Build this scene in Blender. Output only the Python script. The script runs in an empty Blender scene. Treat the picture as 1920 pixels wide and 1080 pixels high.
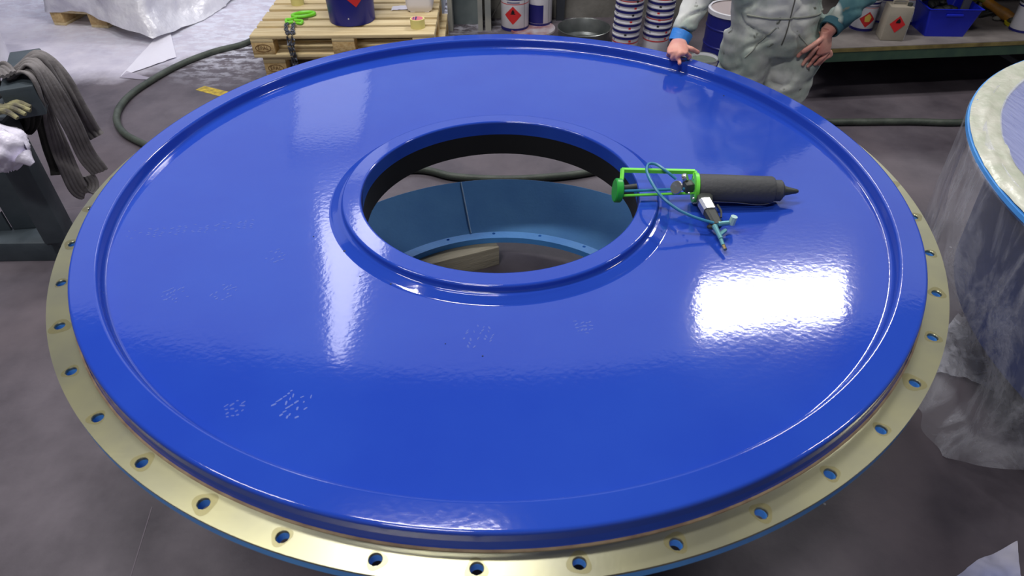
import bpy, bmesh, math, random
from mathutils import Vector, Matrix, noise as mnoise
from mathutils.bvhtree import BVHTree
PI = math.pi
random.seed(7)
SC = bpy.context.scene
COL = SC.collection

# ------------------------------------------------------------------ camera
F = 1262.08; PITCH = 0.7078; ROLL = -0.0023; YAW = 0.0198
CAMP = Vector((0.0, -1.6916, 1.8844))
_cp, _sp, _cy, _sy = math.cos(PITCH), math.sin(PITCH), math.cos(YAW), math.sin(YAW)
FW = Vector((_sy*_cp, _cy*_cp, -_sp)); _r = Vector((_cy, -_sy, 0)); _u = _r.cross(FW)
RT = math.cos(ROLL)*_r + math.sin(ROLL)*_u; UP = -math.sin(ROLL)*_r + math.cos(ROLL)*_u
cam_d = bpy.data.cameras.new('camera'); cam = bpy.data.objects.new('camera', cam_d); COL.objects.link(cam)
cam_d.sensor_width = 36; cam_d.lens = F*36/1920; cam_d.clip_start = .02; cam_d.clip_end = 200
cam.matrix_world = Matrix(((RT.x, UP.x, -FW.x, CAMP.x), (RT.y, UP.y, -FW.y, CAMP.y), (RT.z, UP.z, -FW.z, CAMP.z), (0, 0, 0, 1)))
cam_d.dof.use_dof = True; cam_d.dof.focus_distance = 2.3; cam_d.dof.aperture_fstop = 5.6
SC.camera = cam

def atz(x, y, z):
    d = FW + (x-960)/F*RT - (y-540)/F*UP
    return CAMP + d*((z-CAMP.z)/d.z)
def aty(x, y, Y):
    d = FW + (x-960)/F*RT - (y-540)/F*UP
    return CAMP + d*((Y-CAMP.y)/d.y)

# ------------------------------------------------------------------ world, exposure
SC.view_settings.view_transform = 'Standard'; SC.view_settings.look = 'None'
SC.view_settings.gamma = 1; SC.view_settings.use_curve_mapping = False
SC.view_settings.exposure = 0.5
w = bpy.data.worlds.new('world'); SC.world = w; w.use_nodes = True
w.node_tree.nodes['Background'].inputs[0].default_value = (.62, .66, .82, 1)
w.node_tree.nodes['Background'].inputs[1].default_value = 0.30
LAMP_RIGHT = 42.0; LAMP_LEFT = 6.0; FAR_GLOW = 0.5; NEAR_W = 100.0

# ------------------------------------------------------------------ materials
MATS = {}
def srgb(c):
    return tuple((v/12.92 if v <= .04045 else ((v+.055)/1.055)**2.4) for v in (x/255 for x in c))
def mat(name, c, rough=.5, metal=0, c2=None, nscale=8, bump=0, bscale=40, emit=None, es=0, alpha=1, coat=0, spec=.5, lo=.35, hi=.65, detail=4, stretch=None, trans=0, bdist=.01, bdet=3):
    if name in MATS: return MATS[name]
    m = bpy.data.materials.new(name); m.use_nodes = True; nt = m.node_tree; b = nt.nodes['Principled BSDF']
    c = srgb(c); b.inputs['Base Color'].default_value = (*c, 1)
    b.inputs['Roughness'].default_value = rough; b.inputs['Metallic'].default_value = metal
    b.inputs['Alpha'].default_value = alpha; b.inputs['Coat Weight'].default_value = coat
    b.inputs['Specular IOR Level'].default_value = spec; b.inputs['Transmission Weight'].default_value = trans
    tc = nt.nodes.new('ShaderNodeTexCoord'); src = tc.outputs['Object']
    if stretch:
        mp = nt.nodes.new('ShaderNodeMapping'); mp.inputs['Scale'].default_value = stretch; nt.links.new(src, mp.inputs[0]); src = mp.outputs[0]
    if c2:
        n = nt.nodes.new('ShaderNodeTexNoise'); n.inputs['Scale'].default_value = nscale; n.inputs['Detail'].default_value = detail
        nt.links.new(src, n.inputs['Vector'])
        r = nt.nodes.new('ShaderNodeValToRGB'); r.color_ramp.elements[0].position = lo; r.color_ramp.elements[1].position = hi
        r.color_ramp.elements[0].color = (*c, 1); r.color_ramp.elements[1].color = (*srgb(c2), 1)
        nt.links.new(n.outputs['Fac'], r.inputs[0]); nt.links.new(r.outputs[0], b.inputs['Base Color'])
    if bump:
        n = nt.nodes.new('ShaderNodeTexNoise'); n.inputs['Scale'].default_value = bscale; n.inputs['Detail'].default_value = bdet
        nt.links.new(src, n.inputs['Vector'])
        bp = nt.nodes.new('ShaderNodeBump'); bp.inputs['Strength'].default_value = bump; bp.inputs['Distance'].default_value = bdist
        nt.links.new(n.outputs['Fac'], bp.inputs['Height']); nt.links.new(bp.outputs[0], b.inputs['Normal'])
    if emit:
        b.inputs['Emission Color'].default_value = (*emit, 1); b.inputs['Emission Strength'].default_value = es
    MATS[name] = m
    return m

# ------------------------------------------------------------------ mesh helpers
class MB:
    def __init__(s): s.v = []; s.f = []
    def add(s, vs, fs):
        o = len(s.v); s.v += [Vector(v) for v in vs]; s.f += [tuple(i+o for i in f) for f in fs]; return s
    def box(s, c, d, rot=0, bev=0):
        x, y, z = (q/2 for q in d); R = Matrix.Rotation(rot, 3, 'Z') if not isinstance(rot, Matrix) else rot
        c = Vector(c)
        if not bev:
            vs = [Vector((i*x, j*y, k*z)) for i in (-1, 1) for j in (-1, 1) for k in (-1, 1)]
            fs = [(0, 1, 3, 2), (4, 6, 7, 5), (0, 4, 5, 1), (2, 3, 7, 6), (0, 2, 6, 4), (1, 5, 7, 3)]
        else:
            bm = bmesh.new(); bmesh.ops.create_cube(bm, size=1)
            for v in bm.verts: v.co = Vector((v.co.x*2*x, v.co.y*2*y, v.co.z*2*z))
            bmesh.ops.bevel(bm, geom=list(bm.edges), offset=bev, segments=2, profile=.5, affect='EDGES')
            bm.verts.index_update(); vs = [v.co.copy() for v in bm.verts]; fs = [tuple(v.index for v in f.verts) for f in bm.faces]; bm.free()
        return s.add([c + R @ v for v in vs], fs)
    def lathe(s, prof, c=(0, 0, 0), n=48, axis=None, closed=False, a0=0, a1=2*PI):
        c = Vector(c); M = Matrix.Identity(3)
        if axis is not None: M = Vector((0, 0, 1)).rotation_difference(Vector(axis).normalized()).to_matrix()
        full = abs(a1-a0-2*PI) < 1e-6; k = n if full else n+1; m = len(prof)
        vs = [c + M @ Vector((r*math.cos(a0+(a1-a0)*i/n), r*math.sin(a0+(a1-a0)*i/n), z)) for i in range(k) for r, z in prof]
        fs = []
        for i in range(n):
            j = (i+1) % k
            for q in range(m if closed else m-1):
                p = (q+1) % m
                fs.append((i*m+q, j*m+q, j*m+p, i*m+p))
        return s.add(vs, fs)
    def cyl(s, a, b, r, r2=None, n=20, caps=True):
        a = Vector(a); b = Vector(b); L = (b-a).length; r2 = r if r2 is None else r2
        prof = [(r, 0), (r2, L)]
        if caps: prof = [(1e-5, 0)] + prof + [(1e-5, L)]
        return s.lathe(prof, a, n, b-a)
    def tube(s, pts, r, n=10, caps=True, flat=None, smooth=0):
        pts = [Vector(p) for p in pts]
        if smooth: pts = spline(pts, smooth)
        rs = r if isinstance(r, (list, tuple)) else None
        m = len(pts); vs = []; fs = []
        t = (pts[1]-pts[0]).normalized(); nrm = t.orthogonal().normalized()
        if flat is not None: nrm = (Vector(flat) - t*t.dot(Vector(flat))).normalized()
        for i, p in enumerate(pts):
            t2 = (pts[min(i+1, m-1)] - pts[max(i-1, 0)]).normalized()
            nrm = (nrm - t2*nrm.dot(t2)).normalized(); bn = t2.cross(nrm)
            if rs: x = i/(m-1)*(len(rs)-1); q = min(int(x), len(rs)-2); rr = rs[q]*(1-(x-q)) + rs[q+1]*(x-q)
            else: rr = r
            for k in range(n):
                a = 2*PI*k/n; vs.append(p + nrm*rr*math.cos(a) + bn*rr*math.sin(a))
        for i in range(m-1):
            for k in range(n): fs.append((i*n+k, i*n+(k+1) % n, (i+1)*n+(k+1) % n, (i+1)*n+k))
        if caps: fs += [tuple(range(n))[::-1], tuple((m-1)*n+k for k in range(n))]
        return s.add(vs, fs)
    def loft(s, rings, caps=True, close=True):
        n = len(rings[0]); vs = [v for r in rings for v in r]; fs = []
        for i in range(len(rings)-1):
            for k in range(n if close else n-1): fs.append((i*n+k, i*n+(k+1) % n, (i+1)*n+(k+1) % n, (i+1)*n+k))
        if caps: fs += [tuple(range(n))[::-1], tuple((len(rings)-1)*n+k for k in range(n))]
        return s.add(vs, fs)
    def grid(s, fn, nu, nv):
        vs = [fn(i/nu, j/nv) for i in range(nu+1) for j in range(nv+1)]
        fs = [(i*(nv+1)+j, (i+1)*(nv+1)+j, (i+1)*(nv+1)+j+1, i*(nv+1)+j+1) for i in range(nu) for j in range(nv)]
        return s.add(vs, fs)
    def ell(s, c, r, n=16, m=10, R=None):
        c = Vector(c); R = R or Matrix.Identity(3); rings = []
        for j in range(m+1):
            t = PI*j/m; rings.append([c + R @ Vector((r[0]*math.sin(t)*math.cos(2*PI*k/n), r[1]*math.sin(t)*math.sin(2*PI*k/n), -r[2]*math.cos(t))) for k in range(n)])
        rings[0] = [c + R @ Vector((1e-4*math.cos(2*PI*k/n), 1e-4*math.sin(2*PI*k/n), -r[2])) for k in range(n)]
        rings[-1] = [c + R @ Vector((1e-4*math.cos(2*PI*k/n), 1e-4*math.sin(2*PI*k/n), r[2])) for k in range(n)]
        return s.loft(rings)
    def mesh(s, name, m, smooth=True, ang=35, origin=None):
        me = bpy.data.meshes.new(name); o = Vector(origin) if origin else Vector((0, 0, 0))
        me.from_pydata([v-o for v in s.v], [], s.f)
        bm = bmesh.new(); bm.from_mesh(me); bmesh.ops.recalc_face_normals(bm, faces=bm.faces); bm.to_mesh(me); bm.free()
        if m: me.materials.append(m)
        if smooth:
            me.shade_smooth()
            me.set_sharp_from_angle(angle=math.radians(ang))
        return me
def spline(pts, k=6):
    pts = [Vector(p) for p in pts]; out = []
    P = [pts[0]*2-pts[1]] + pts + [pts[-1]*2-pts[-2]]
    for i in range(1, len(P)-2):
        for j in range(k):
            t = j/k; a, b, c, d = P[i-1], P[i], P[i+1], P[i+2]
            out.append(.5*((2*b) + (c-a)*t + (2*a-5*b+4*c-d)*t*t + (3*b-a-3*c+d)*t**3))
    out.append(pts[-1]); return out
def tag(o, label=None, cat=None, group=None, kind=None):
    if label: o['label'] = label
    if cat: o['category'] = cat
    if group: o['group'] = group
    if kind: o['kind'] = kind
    return o
def thing(name, loc, label, cat, group=None, rz=0):
    o = bpy.data.objects.new(name, None); COL.objects.link(o); o.location = loc; o.rotation_euler = (0, 0, rz)
    o.empty_display_size = .05
    return tag(o, label, cat, group)
def part(name, mb, m, parent=None, world=True, smooth=True, ang=35, label=None, kind=None):
    """mb in world coordinates when world, else in the parent's frame"""
    me = mb if isinstance(mb, bpy.types.Mesh) else None
    o0 = None
    if me is None:
        if parent is None and mb.v:
            mn = [min(v[i] for v in mb.v) for i in range(3)]; mx = [max(v[i] for v in mb.v) for i in range(3)]
            o0 = Vector(((mn[0]+mx[0])/2, (mn[1]+mx[1])/2, mn[2]))
        me = mb.mesh(name, m, smooth, ang, o0)
    o = bpy.data.objects.new(name, me); COL.objects.link(o)
    if parent is not None:
        o.parent = parent
        if world:
            M = parent.matrix_basis
            p = parent
            while p.parent: p = p.parent; M = p.matrix_basis @ M
            o.matrix_basis = M.inverted() if o0 is None else M.inverted() @ Matrix.Translation(o0)
    elif o0 is not None: o.location = o0
    if label: o['label'] = label
    if kind: o['kind'] = kind
    return o
def solo(name, mb, m, label, cat, group=None, kind=None, **k):
    return tag(part(name, mb, m, None, **k), label, cat, group, kind)
def struct(name, mb, m, **k):
    return tag(part(name, mb, m, None, **k), kind='structure')
def dup(root, loc, rz=0, label=None, scale=None):
    def cp(o, par):
        c = o.copy(); COL.objects.link(c)
        if par: c.parent = par; c.matrix_parent_inverse = o.matrix_parent_inverse.copy()
        for ch in o.children: cp(ch, c)
        return c
    r = cp(root, None); r.location = loc; r.rotation_euler = (0, 0, rz)
    if scale: r.scale = (scale,)*3
    if label: r['label'] = label
    return r
def nz(p, s=1, o=0): return mnoise.noise(Vector(p)*s + Vector((o, o*1.7, o*.3)))

# ------------------------------------------------------------------ the hall
def floor_mat():
    m = bpy.data.materials.new('workshop_floor'); m.use_nodes = True; nt = m.node_tree; N = nt.nodes; L = nt.links; b = N['Principled BSDF']
    tc = N.new('ShaderNodeTexCoord'); sep = N.new('ShaderNodeSeparateXYZ'); L.new(tc.outputs['Object'], sep.inputs[0])
    def noise(sc, det=6, ro=.6, stretch=None):
        n = N.new('ShaderNodeTexNoise'); n.inputs['Scale'].default_value = sc; n.inputs['Detail'].default_value = det; n.inputs['Roughness'].default_value = ro
        if stretch:
            mp = N.new('ShaderNodeMapping'); mp.inputs['Scale'].default_value = stretch; L.new(tc.outputs['Object'], mp.inputs[0]); L.new(mp.outputs[0], n.inputs['Vector'])
        else: L.new(tc.outputs['Object'], n.inputs['Vector'])
        return n.outputs['Fac']
    def ramp(s, a, c, b_, d):
        r = N.new('ShaderNodeValToRGB'); r.color_ramp.elements[0].position = a; r.color_ramp.elements[1].position = b_
        r.color_ramp.elements[0].color = (*c, 1); r.color_ramp.elements[1].color = (*d, 1); L.new(s, r.inputs[0]); return r.outputs[0]
    def mth(op, a, b_=None, c=None):
        n = N.new('ShaderNodeMath'); n.operation = op
        for i, q in enumerate((a, b_, c)):
            if q is None: continue
            if isinstance(q, (int, float)): n.inputs[i].default_value = q
            else: L.new(q, n.inputs[i])
        return n.outputs[0]
    def mix(f, a, b_):
        n = N.new('ShaderNodeMix'); n.data_type = 'RGBA'; L.new(f, n.inputs[0])
        for i, q in ((6, a), (7, b_)):
            if isinstance(q, tuple): n.inputs[i].default_value = (*q, 1)
            else: L.new(q, n.inputs[i])
        return n.outputs[2]
    base = ramp(noise(2.2, 8), .3, srgb((66, 60, 69)), .70, srgb((112, 105, 114)))
    base = mix(mth('MULTIPLY', ramp(noise(1.1, 5, .55), .5, (0, 0, 0), .75, (1, 1, 1)), .45), base, srgb((88, 72, 74)))
    # dried white overspray left of the pallets: X < -1.2, Y > 2.7
    n1 = noise(1.6, 7, .65); n2 = noise(9, 6, .7, (1, 1.8, 1))
    edge = mth('ADD', mth('SUBTRACT', sep.outputs[1], 2.72), mth('MULTIPLY', mth('SUBTRACT', n1, .5), .7))
    # boundary slides away to the right of x=-2.3
    edge = mth('SUBTRACT', edge, mth('MULTIPLY', mth('MAXIMUM', mth('ADD', sep.outputs[0], 2.55), 0), .9))
    solid = N.new('ShaderNodeMapRange'); L.new(edge, solid.inputs[0]); solid.inputs[1].default_value = -.08; solid.inputs[2].default_value = .22
    col = mix(mth('MULTIPLY', solid.outputs[0], .93), base, ramp(noise(5, 6), .3, srgb((196, 192, 212)), .7, srgb((226, 222, 236))))
    # splashes of the same white further right
    sp = N.new('ShaderNodeMapRange'); L.new(mth('SUBTRACT', sep.outputs[1], mth('MULTIPLY', mth('ABSOLUTE', mth('ADD', sep.outputs[0], 1.9)), .5)), sp.inputs[0]); sp.inputs[1].default_value = 2.5; sp.inputs[2].default_value = 3.4
    splash = mth('MULTIPLY', ramp(n2, .47, (0, 0, 0), .56, (1, 1, 1)), sp.outputs[0])
    col = mix(splash, col, srgb((222, 224, 240)))
    # pale spots
    v = N.new('ShaderNodeTexVoronoi'); v.inputs['Scale'].default_value = 7; L.new(tc.outputs['Object'], v.inputs['Vector'])
    spot = mth('MULTIPLY', mth('LESS_THAN', v.outputs['Distance'], .05), ramp(noise(2.7, 2), .52, (0, 0, 0), .6, (1, 1, 1)))
    col = mix(mth('MULTIPLY', spot, .6), col, srgb((190, 188, 194)))
    L.new(col, b.inputs['Base Color'])
    rr = N.new('ShaderNodeMapRange'); L.new(noise(3, 6), rr.inputs[0]); rr.inputs[3].default_value = .35; rr.inputs[4].default_value = .75; L.new(rr.outputs[0], b.inputs['Roughness'])
    bp = N.new('ShaderNodeBump'); bp.inputs['Strength'].default_value = .25; bp.inputs['Distance'].default_value = .004; L.new(noise(30, 6), bp.inputs['Height']); L.new(bp.outputs[0], b.inputs['Normal'])
    return m
FLM = floor_mat()
mb = MB().add([(-9, -5, 0), (9, -5, 0), (9, 14, 0), (-9, 14, 0)], [(0, 1, 2, 3)])
fl = bpy.data.objects.new('floor', mb.mesh('floor', FLM, False)); COL.objects.link(fl); fl['kind'] = 'structure'
WALLM = mat('hall_wall', (150, 150, 156), .8, c2=(128, 128, 134), nscale=2)
GREYW = mat('partition_concrete', (128, 126, 122), .85, c2=(104, 102, 98), nscale=6, bump=.3, bscale=30)
struct('wall_far', MB().box((0, 14.1, 3), (18.4, .2, 6)), WALLM, smooth=False)
struct('wall_left', MB().box((-9.1, 4.5, 3), (.2, 19, 6)), WALLM, smooth=False)
struct('wall_right', MB().box((9.1, 4.5, 3), (.2, 19, 6)), WALLM, smooth=False)
struct('wall_near', MB().box((0, -5.1, 3), (18.4, .2, 6)), WALLM, smooth=False)
struct('ceiling', MB().box((0, .05, 6.1), (18.4, 10.1, .2)), mat('near_bay_deck', (62, 60, 66), .8), smooth=False)
# far bay: glowing ceiling added to haze the plate and lift the ambient
struct('ceiling_far_glow', MB().box((0, 9.7, 6.1), (18.4, 9.2, .06)), mat('glowing_ceiling', (200, 204, 215), .5, emit=(.80, .84, 1.0), es=FAR_GLOW), smooth=False)
# lamps of the hall (two panels placed from the plate's reflections, most others added)
HOUS = mat('lamp_housing', (170, 172, 175), .4, metal=.6)
def panel_lamp(quad, z, strength, label, col=(1, .98, .94)):
    c = sum((Vector((x, y, z)) for x, y in quad), Vector())/4
    t = thing('ceiling_lamp', c, label, 'lamp')
    n = len(quad); out = [(c.x+(x-c.x)*1.06, c.y+(y-c.y)*1.06) for x, y in quad]
    vs = [(x, y, z+.04) for x, y in out] + [(x, y, z-.05) for x, y in out] + [(x, y, z-.05) for x, y in quad] + [(x, y, z) for x, y in quad]
    fs = [(0, 1, 2, 3)] + [(i, (i+1) % 4, 4+(i+1) % 4, 4+i) for i in range(4)] + [(4+i, 4+(i+1) % 4, 8+(i+1) % 4, 8+i) for i in range(4)] + [(8+i, 8+(i+1) % 4, 12+(i+1) % 4, 12+i) for i in range(4)]
    part('lamp_housing', MB().add(vs, fs), HOUS, t, smooth=False)
    part('diffuser', MB().add([(x, y, z-.012) for x, y in quad], [(3, 2, 1, 0)]), mat('diffuser_%g' % strength, (240, 240, 240), .5, emit=col, es=strength), t, smooth=False)
    for q in (0, 2):
        x, y = quad[q]; part('hanger', MB().cyl((x, y, z+.03), (x, y, 6.05), .01, n=8), HOUS, t)
    return t
panel_lamp([(2.42, 5.42), (4.12, 5.26), (4.25, 5.86), (2.50, 6.22)], 5.95, LAMP_RIGHT, 'large bright lamp panel over the right side of the far bay')
panel_lamp([(-2.02, 5.12), (-1.88, 5.15), (-1.66, 7.7), (-2.38, 7.5)], 5.95, LAMP_LEFT, 'narrow lamp panel over the left side of the far bay', (.95, .93, 1.0))
panel_lamp([(-3.0, 8.3), (-1.95, 8.3), (-2.2, 11.2), (-3.5, 11.2)], 5.9, 1.1, 'pale added glow panel further back over the left side of the far bay', (.9, .92, 1.0))  # unseen panel added to widen the faint glow on the plate
for i, (x, y, wd) in enumerate([(-3.0, .6, NEAR_W*.7), (-.75, 1.4, NEAR_W*.9), (-1.2, -2.8, NEAR_W*.95), (4.4, 1.0, NEAR_W*.7)]):  # unseen near-bay lamps added as fill; the cover one explains the flange glint
    t = thing('ceiling_lamp', (x, y, 5.7), ['added fill lamp above the trestle side', 'lamp above the round blue cover', 'added fill lamp behind the photographer', 'added fill lamp above the parts rack'][i], 'lamp')
    part('lamp_housing', MB().box((x, y, 5.75), (1.5, .42, .08)), HOUS, t, smooth=False)
    for q in (-.6, .6): part('hanger', MB().cyl((x+q, y, 5.78), (x+q, y, 6.05), .01, n=8), HOUS, t)
    ld = bpy.data.lights.new('lamp_tubes', 'AREA'); ld.shape = 'RECTANGLE'; ld.size = 1.4; ld.size_y = .36; ld.energy = wd; ld.color = (1, .97, .93)
    lo = bpy.data.objects.new('lamp_tubes', ld); COL.objects.link(lo); lo.parent = t; lo.location = (0, 0, -.0)
# low partition behind the cans
struct('wall_back', MB().box((.78, 3.92, .8), (2.3, .1, 1.6)), GREYW, smooth=False)

# ------------------------------------------------------------------ the big blue cover
BLUE = mat('gloss_blue_coating', (36, 68, 176), .07, c2=(40, 74, 180), nscale=3, bump=.3, bscale=75, bdist=.0004, bdet=2, coat=.0, spec=.55)
LB = mat('light_blue_paint', (88, 164, 240), .4, c2=(76, 150, 230), nscale=6, bump=.1, bscale=60)
BLK = mat('bore_shade_black', (9, 9, 12), .7)  # near-black paints in the unlit shade of the bore and underside
def zinc():
    m = mat('yellow_zinc_steel', (150, 149, 128), .31, metal=.85, c2=(170, 167, 132), nscale=5, bump=.12, bscale=120, bdist=.0005)
    return m
ZN = zinc()
cover = thing('round_cover', (0, 0, 0), 'huge round gloss blue coated steel cover with a central hole and bolt flange', 'cover')
def arc(cx, cz, r, a0, a1, n=6):
    return [(cx+r*math.cos(math.radians(a0+(a1-a0)*i/n)), cz+r*math.sin(math.radians(a0+(a1-a0)*i/n))) for i in range(n+1)]
RI = 1.0564; RO = 1.12; ZR = .87
prof = [(1.1245, .8232), (1.1225, .829), (RO+.0003, .845)]
prof += arc(RO-.007, ZR-.007, .007, 0, 90, 5)                 # outer top edge
prof += arc(RI+.008, ZR-.008, .008, 90, 180, 6)               # inner top edge
zb = .8345
prof += [(RI-.0005, .852)]
prof += arc(RI-.011, zb+.0095, .010, 0, -87, 6)                # coved foot of the rim
prof += [(.90, .803+.40*.0593*.93), (.70, .803+.20*.0593*.93)]
prof += [(.495, .8030), (.491, .8042), (.487, .8062), (.468, .8135), (.463, .8135), (.4580, .8150), (.4565, .821)]
prof += arc(.4502, .8268, .0062, 0, 90, 5)
prof += arc(.4077, .8270, .006, 90, 180, 5)
prof += [(.4017, .786)]
# refine
pf = []
for a, b in zip(prof, prof[1:]):
    L_ = math.hypot(a[0]-b[0], a[1]-b[1]); k = max(1, int(L_/.05))
    ts = [i/k for i in range(k)]
    if L_ > .009: ts = [0, .0012/L_, .003/L_] + ts[1:] + [1-.003/L_, 1-.0012/L_]
    pf += [(a[0]+(b[0]-a[0])*t, a[1]+(b[1]-a[1])*t) for t in ts]
pf.append(prof[-1])
part('dished_plate', MB().lathe(pf, n=288), BLUE, cover, ang=60, label='gloss blue dished plate with raised rim and collar')
part('bore_sleeve', MB().lathe([(.4017, .786), (.4017, .712), (.412, .712), (.412, .77), (.46, .772), (.80, .772), (1.07, .79), (1.10, .80)], n=128), BLK, cover, label='underside and bore in near-black shade colour')
def holed_ring(r0, r1, rh, z1, z0, N, ph, hr, mside=None):
    mb = MB(); K = 8
    for i in range(N):
        a = ph+2*PI*i/N; d = PI/N
        # sector outline: K points per side, start at angle -d/r0, ccw
        S = []
        for k in range(K): S.append((r1, a-d+2*d*k/K))
        for k in range(K): S.append((r1+(r0-r1)*k/K, a+d))
        for k in range(K): S.append((r0, a+d-2*d*k/K))
        for k in range(K): S.append((r0+(r1-r0)*k/K, a-d))
        pts = [Vector((r*math.cos(t), r*math.sin(t), z1)) for r, t in S]
        c = Vector((rh*math.cos(a), rh*math.sin(a), z1))
        cir = []
        for p in pts:
            q = (p-c).normalized()*hr; cir.append(c+q)
        n = len(pts); dn = Vector((0, 0, z0-z1)); ch = [c+(q-c)*1.10 for q in cir]
        cir2 = [q+Vector((0, 0, -.0012)) for q in cir]
        vs = pts + ch + cir2 + [p+dn for p in cir] + [p+dn for p in pts]; fs = []
        for k in range(n):
            j = (k+1) % n
            fs += [(k, j, n+j, n+k), (n+k, n+j, 2*n+j, 2*n+k), (2*n+k, 2*n+j, 3*n+j, 3*n+k), (3*n+k, 3*n+j, 4*n+j, 4*n+k)]
        for k in list(range(K)): fs.append((k, 4*n+k, 4*n+k+1, k+1))
        for k in range(2*K, 3*K): fs.append((k, 4*n+k, 4*n+(k+1) % n, (k+1) % n))
        mb.add(vs, fs)
    return mb
def weld(mb, name, m, ang=35):
    me = mb.mesh(name, None, False); bm = bmesh.new(); bm.from_mesh(me); bmesh.ops.remove_doubles(bm, verts=bm.verts, dist=1e-5)
    bmesh.ops.recalc_face_normals(bm, faces=bm.faces); bm.to_mesh(me); bm.free(); me.materials.append(m); me.shade_smooth(); me.set_sharp_from_angle(angle=math.radians(ang)); return me
part('bolt_flange', weld(holed_ring(1.112, 1.1812, 1.1545, .8227, .8165, 43, 3.3557, .0112), 'bolt_flange', ZN, 30), None, cover, label='bare yellowish metal flange with a ring of bolt holes')
part('flange_edge', weld(holed_ring(1.112, 1.1812, 1.1545, .8165, .797, 43, 3.3557, .0112), 'flange_edge', LB, 30), None, cover, label='light blue painted lower edge of the flange')
mb = MB()
for i in range(43):
    a = 3.3557+2*PI*i/43; rnd = random.Random(i); c = Vector((1.1545*math.cos(a), 1.1545*math.sin(a), .8231)); e = rnd.uniform(.0155, .024); cc_ = c+Vector((rnd.uniform(-.003, .003), rnd.uniform(-.003, .003), 0)); n = 24
    vs = [c+Vector((math.cos(2*PI*k/n), math.sin(2*PI*k/n), 0))*.0124 for k in range(n)] + [cc_+Vector((math.cos(2*PI*k/n), math.sin(2*PI*k/n), 0))*e*(1+.12*math.sin(3*2*PI*k/n+i)) for k in range(n)]
    mb.add(vs, [(k, (k+1) % n, n+(k+1) % n, n+k) for k in range(n)])
part('tarnish_ring', mb, mat('tarnish', (150, 140, 84), .4, metal=.8, alpha=.32), cover, smooth=False, kind='stuff')
part('sealing_bead', MB().lathe([(1.1238, .8262), (1.1262, .8256), (1.1278, .8243), (1.128, .8225), (1.122, .8225)], n=200), mat('brown_seal', (120, 98, 82), .7, c2=(150, 130, 105), nscale=30), cover, label='brownish sealing bead at the foot of the rim')
def plate_z(x, y):
    r = math.hypot(x, y); return .803+(min(max(r, .5), 1.03)-.5)*.0552
PR = mat('dusty_tread_mark', (110, 134, 216), .5, alpha=.6)
PR2 = mat('dusty_tread_mark_faint', (104, 128, 214), .5, alpha=.4)
def on_plate(px, py):
    p = atz(px, py, .815)
    for _ in range(4): p = atz(px, py, plate_z(p.x, p.y))
    return p
def tread(cx, cy, ang, n, w_, h_, m, seed, name='boot_print'):
    rnd = random.Random(seed); mb = MB(); c = on_plate(cx, cy)
    for i in range(n):
        for j in range(5):
            if rnd.random() < .35: continue
            u = (i-(n-1)/2)*h_/n + rnd.uniform(-.002, .002); v = (j-2)*w_/5 + rnd.uniform(-.002, .002)
            if (u/(h_*.55))**2+(v/(w_*.55))**2 > 1: continue
            a = ang + rnd.uniform(-.15, .15) + (.5 if j % 2 else -.3)
            p = Vector((c.x+u*math.cos(ang)-v*math.sin(ang), c.y+u*math.sin(ang)+v*math.cos(ang), 0))
            e = Vector((math.cos(a), math.sin(a), 0))*rnd.uniform(.003, .0065); g = Vector((-math.sin(a), math.cos(a), 0))*rnd.uniform(.0012, .0024)
            q = []
            for s1, s2 in ((-1, -.7), (-.4, -1), (.6, -1), (1, .1), (.5, 1), (-.7, .8)):
                t = p+e*s1+g*s2; t.z = plate_z(t.x, t.y)+.0007; q.append(t)
            mb.add(q, [tuple(range(6))])
    part(name, mb, m, cover, smooth=False, label='faint pale boot tread mark in dust')
tread(550, 757, 1.0, 8, .075, .075, PR, 1); tread(898, 632, 1.3, 8, .075, .08, PR2, 2); tread(1095, 612, .2, 5, .06, .04, PR2, 3)
tread(330, 552, .8, 6, .07, .06, PR2, 4); tread(420, 548, .8, 6, .06, .06, PR2, 5); tread(440, 765, .3, 4, .05, .04, PR2, 6); tread(515, 480, .6, 5, .06, .05, PR2, 7)
for k in range(6): tread(250+k*42, 440-k*4, .1, 3, .045, .05, PR2, 20+k, 'dust_mark')
# chips in the coating beside the collar
mb = MB()
for px, py, s in ((646, 471, .004), (733, 533, .003), (588, 444, .002), (905, 668, .002), (1357, 180, .003), (675, 519, .0015), (1186, 958-40, .002), (835, 645, .0015)):
    c = on_plate(px, py); mb.ell((c.x, c.y, c.z+.001), (s, s*.7, .0012), 8, 5)
part('coating_chip', mb, mat('chip_dark', (40, 50, 50), .6), cover, label='small dark chips in the coating', kind='stuff')
# support stands under the cover
STEEL = mat('dark_grey_steel', (62, 66, 72), .55, c2=(48, 52, 58), nscale=9, bump=.1, bscale=50)
for k, a in enumerate((27, 153, 270)):
    a = math.radians(a); x, y = .96*math.cos(a), .96*math.sin(a)
    t = thing('support_stand', (x, y, 0), 'grey pipe stand under the blue cover, ' + ('far right', 'far left', 'nearest the viewer')[k], 'stand', 'stands under the cover')
    part('base_plate', MB().box((x, y, .006), (.16, .16, .012)), STEEL, t, smooth=False)
    part('post', MB().cyl((x, y, .012), (x, y, .765), .03), STEEL, t)
    part('head_plate', MB().box((x, y, .7705), (.12, .12, .011)), STEEL, t, smooth=False)

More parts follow.
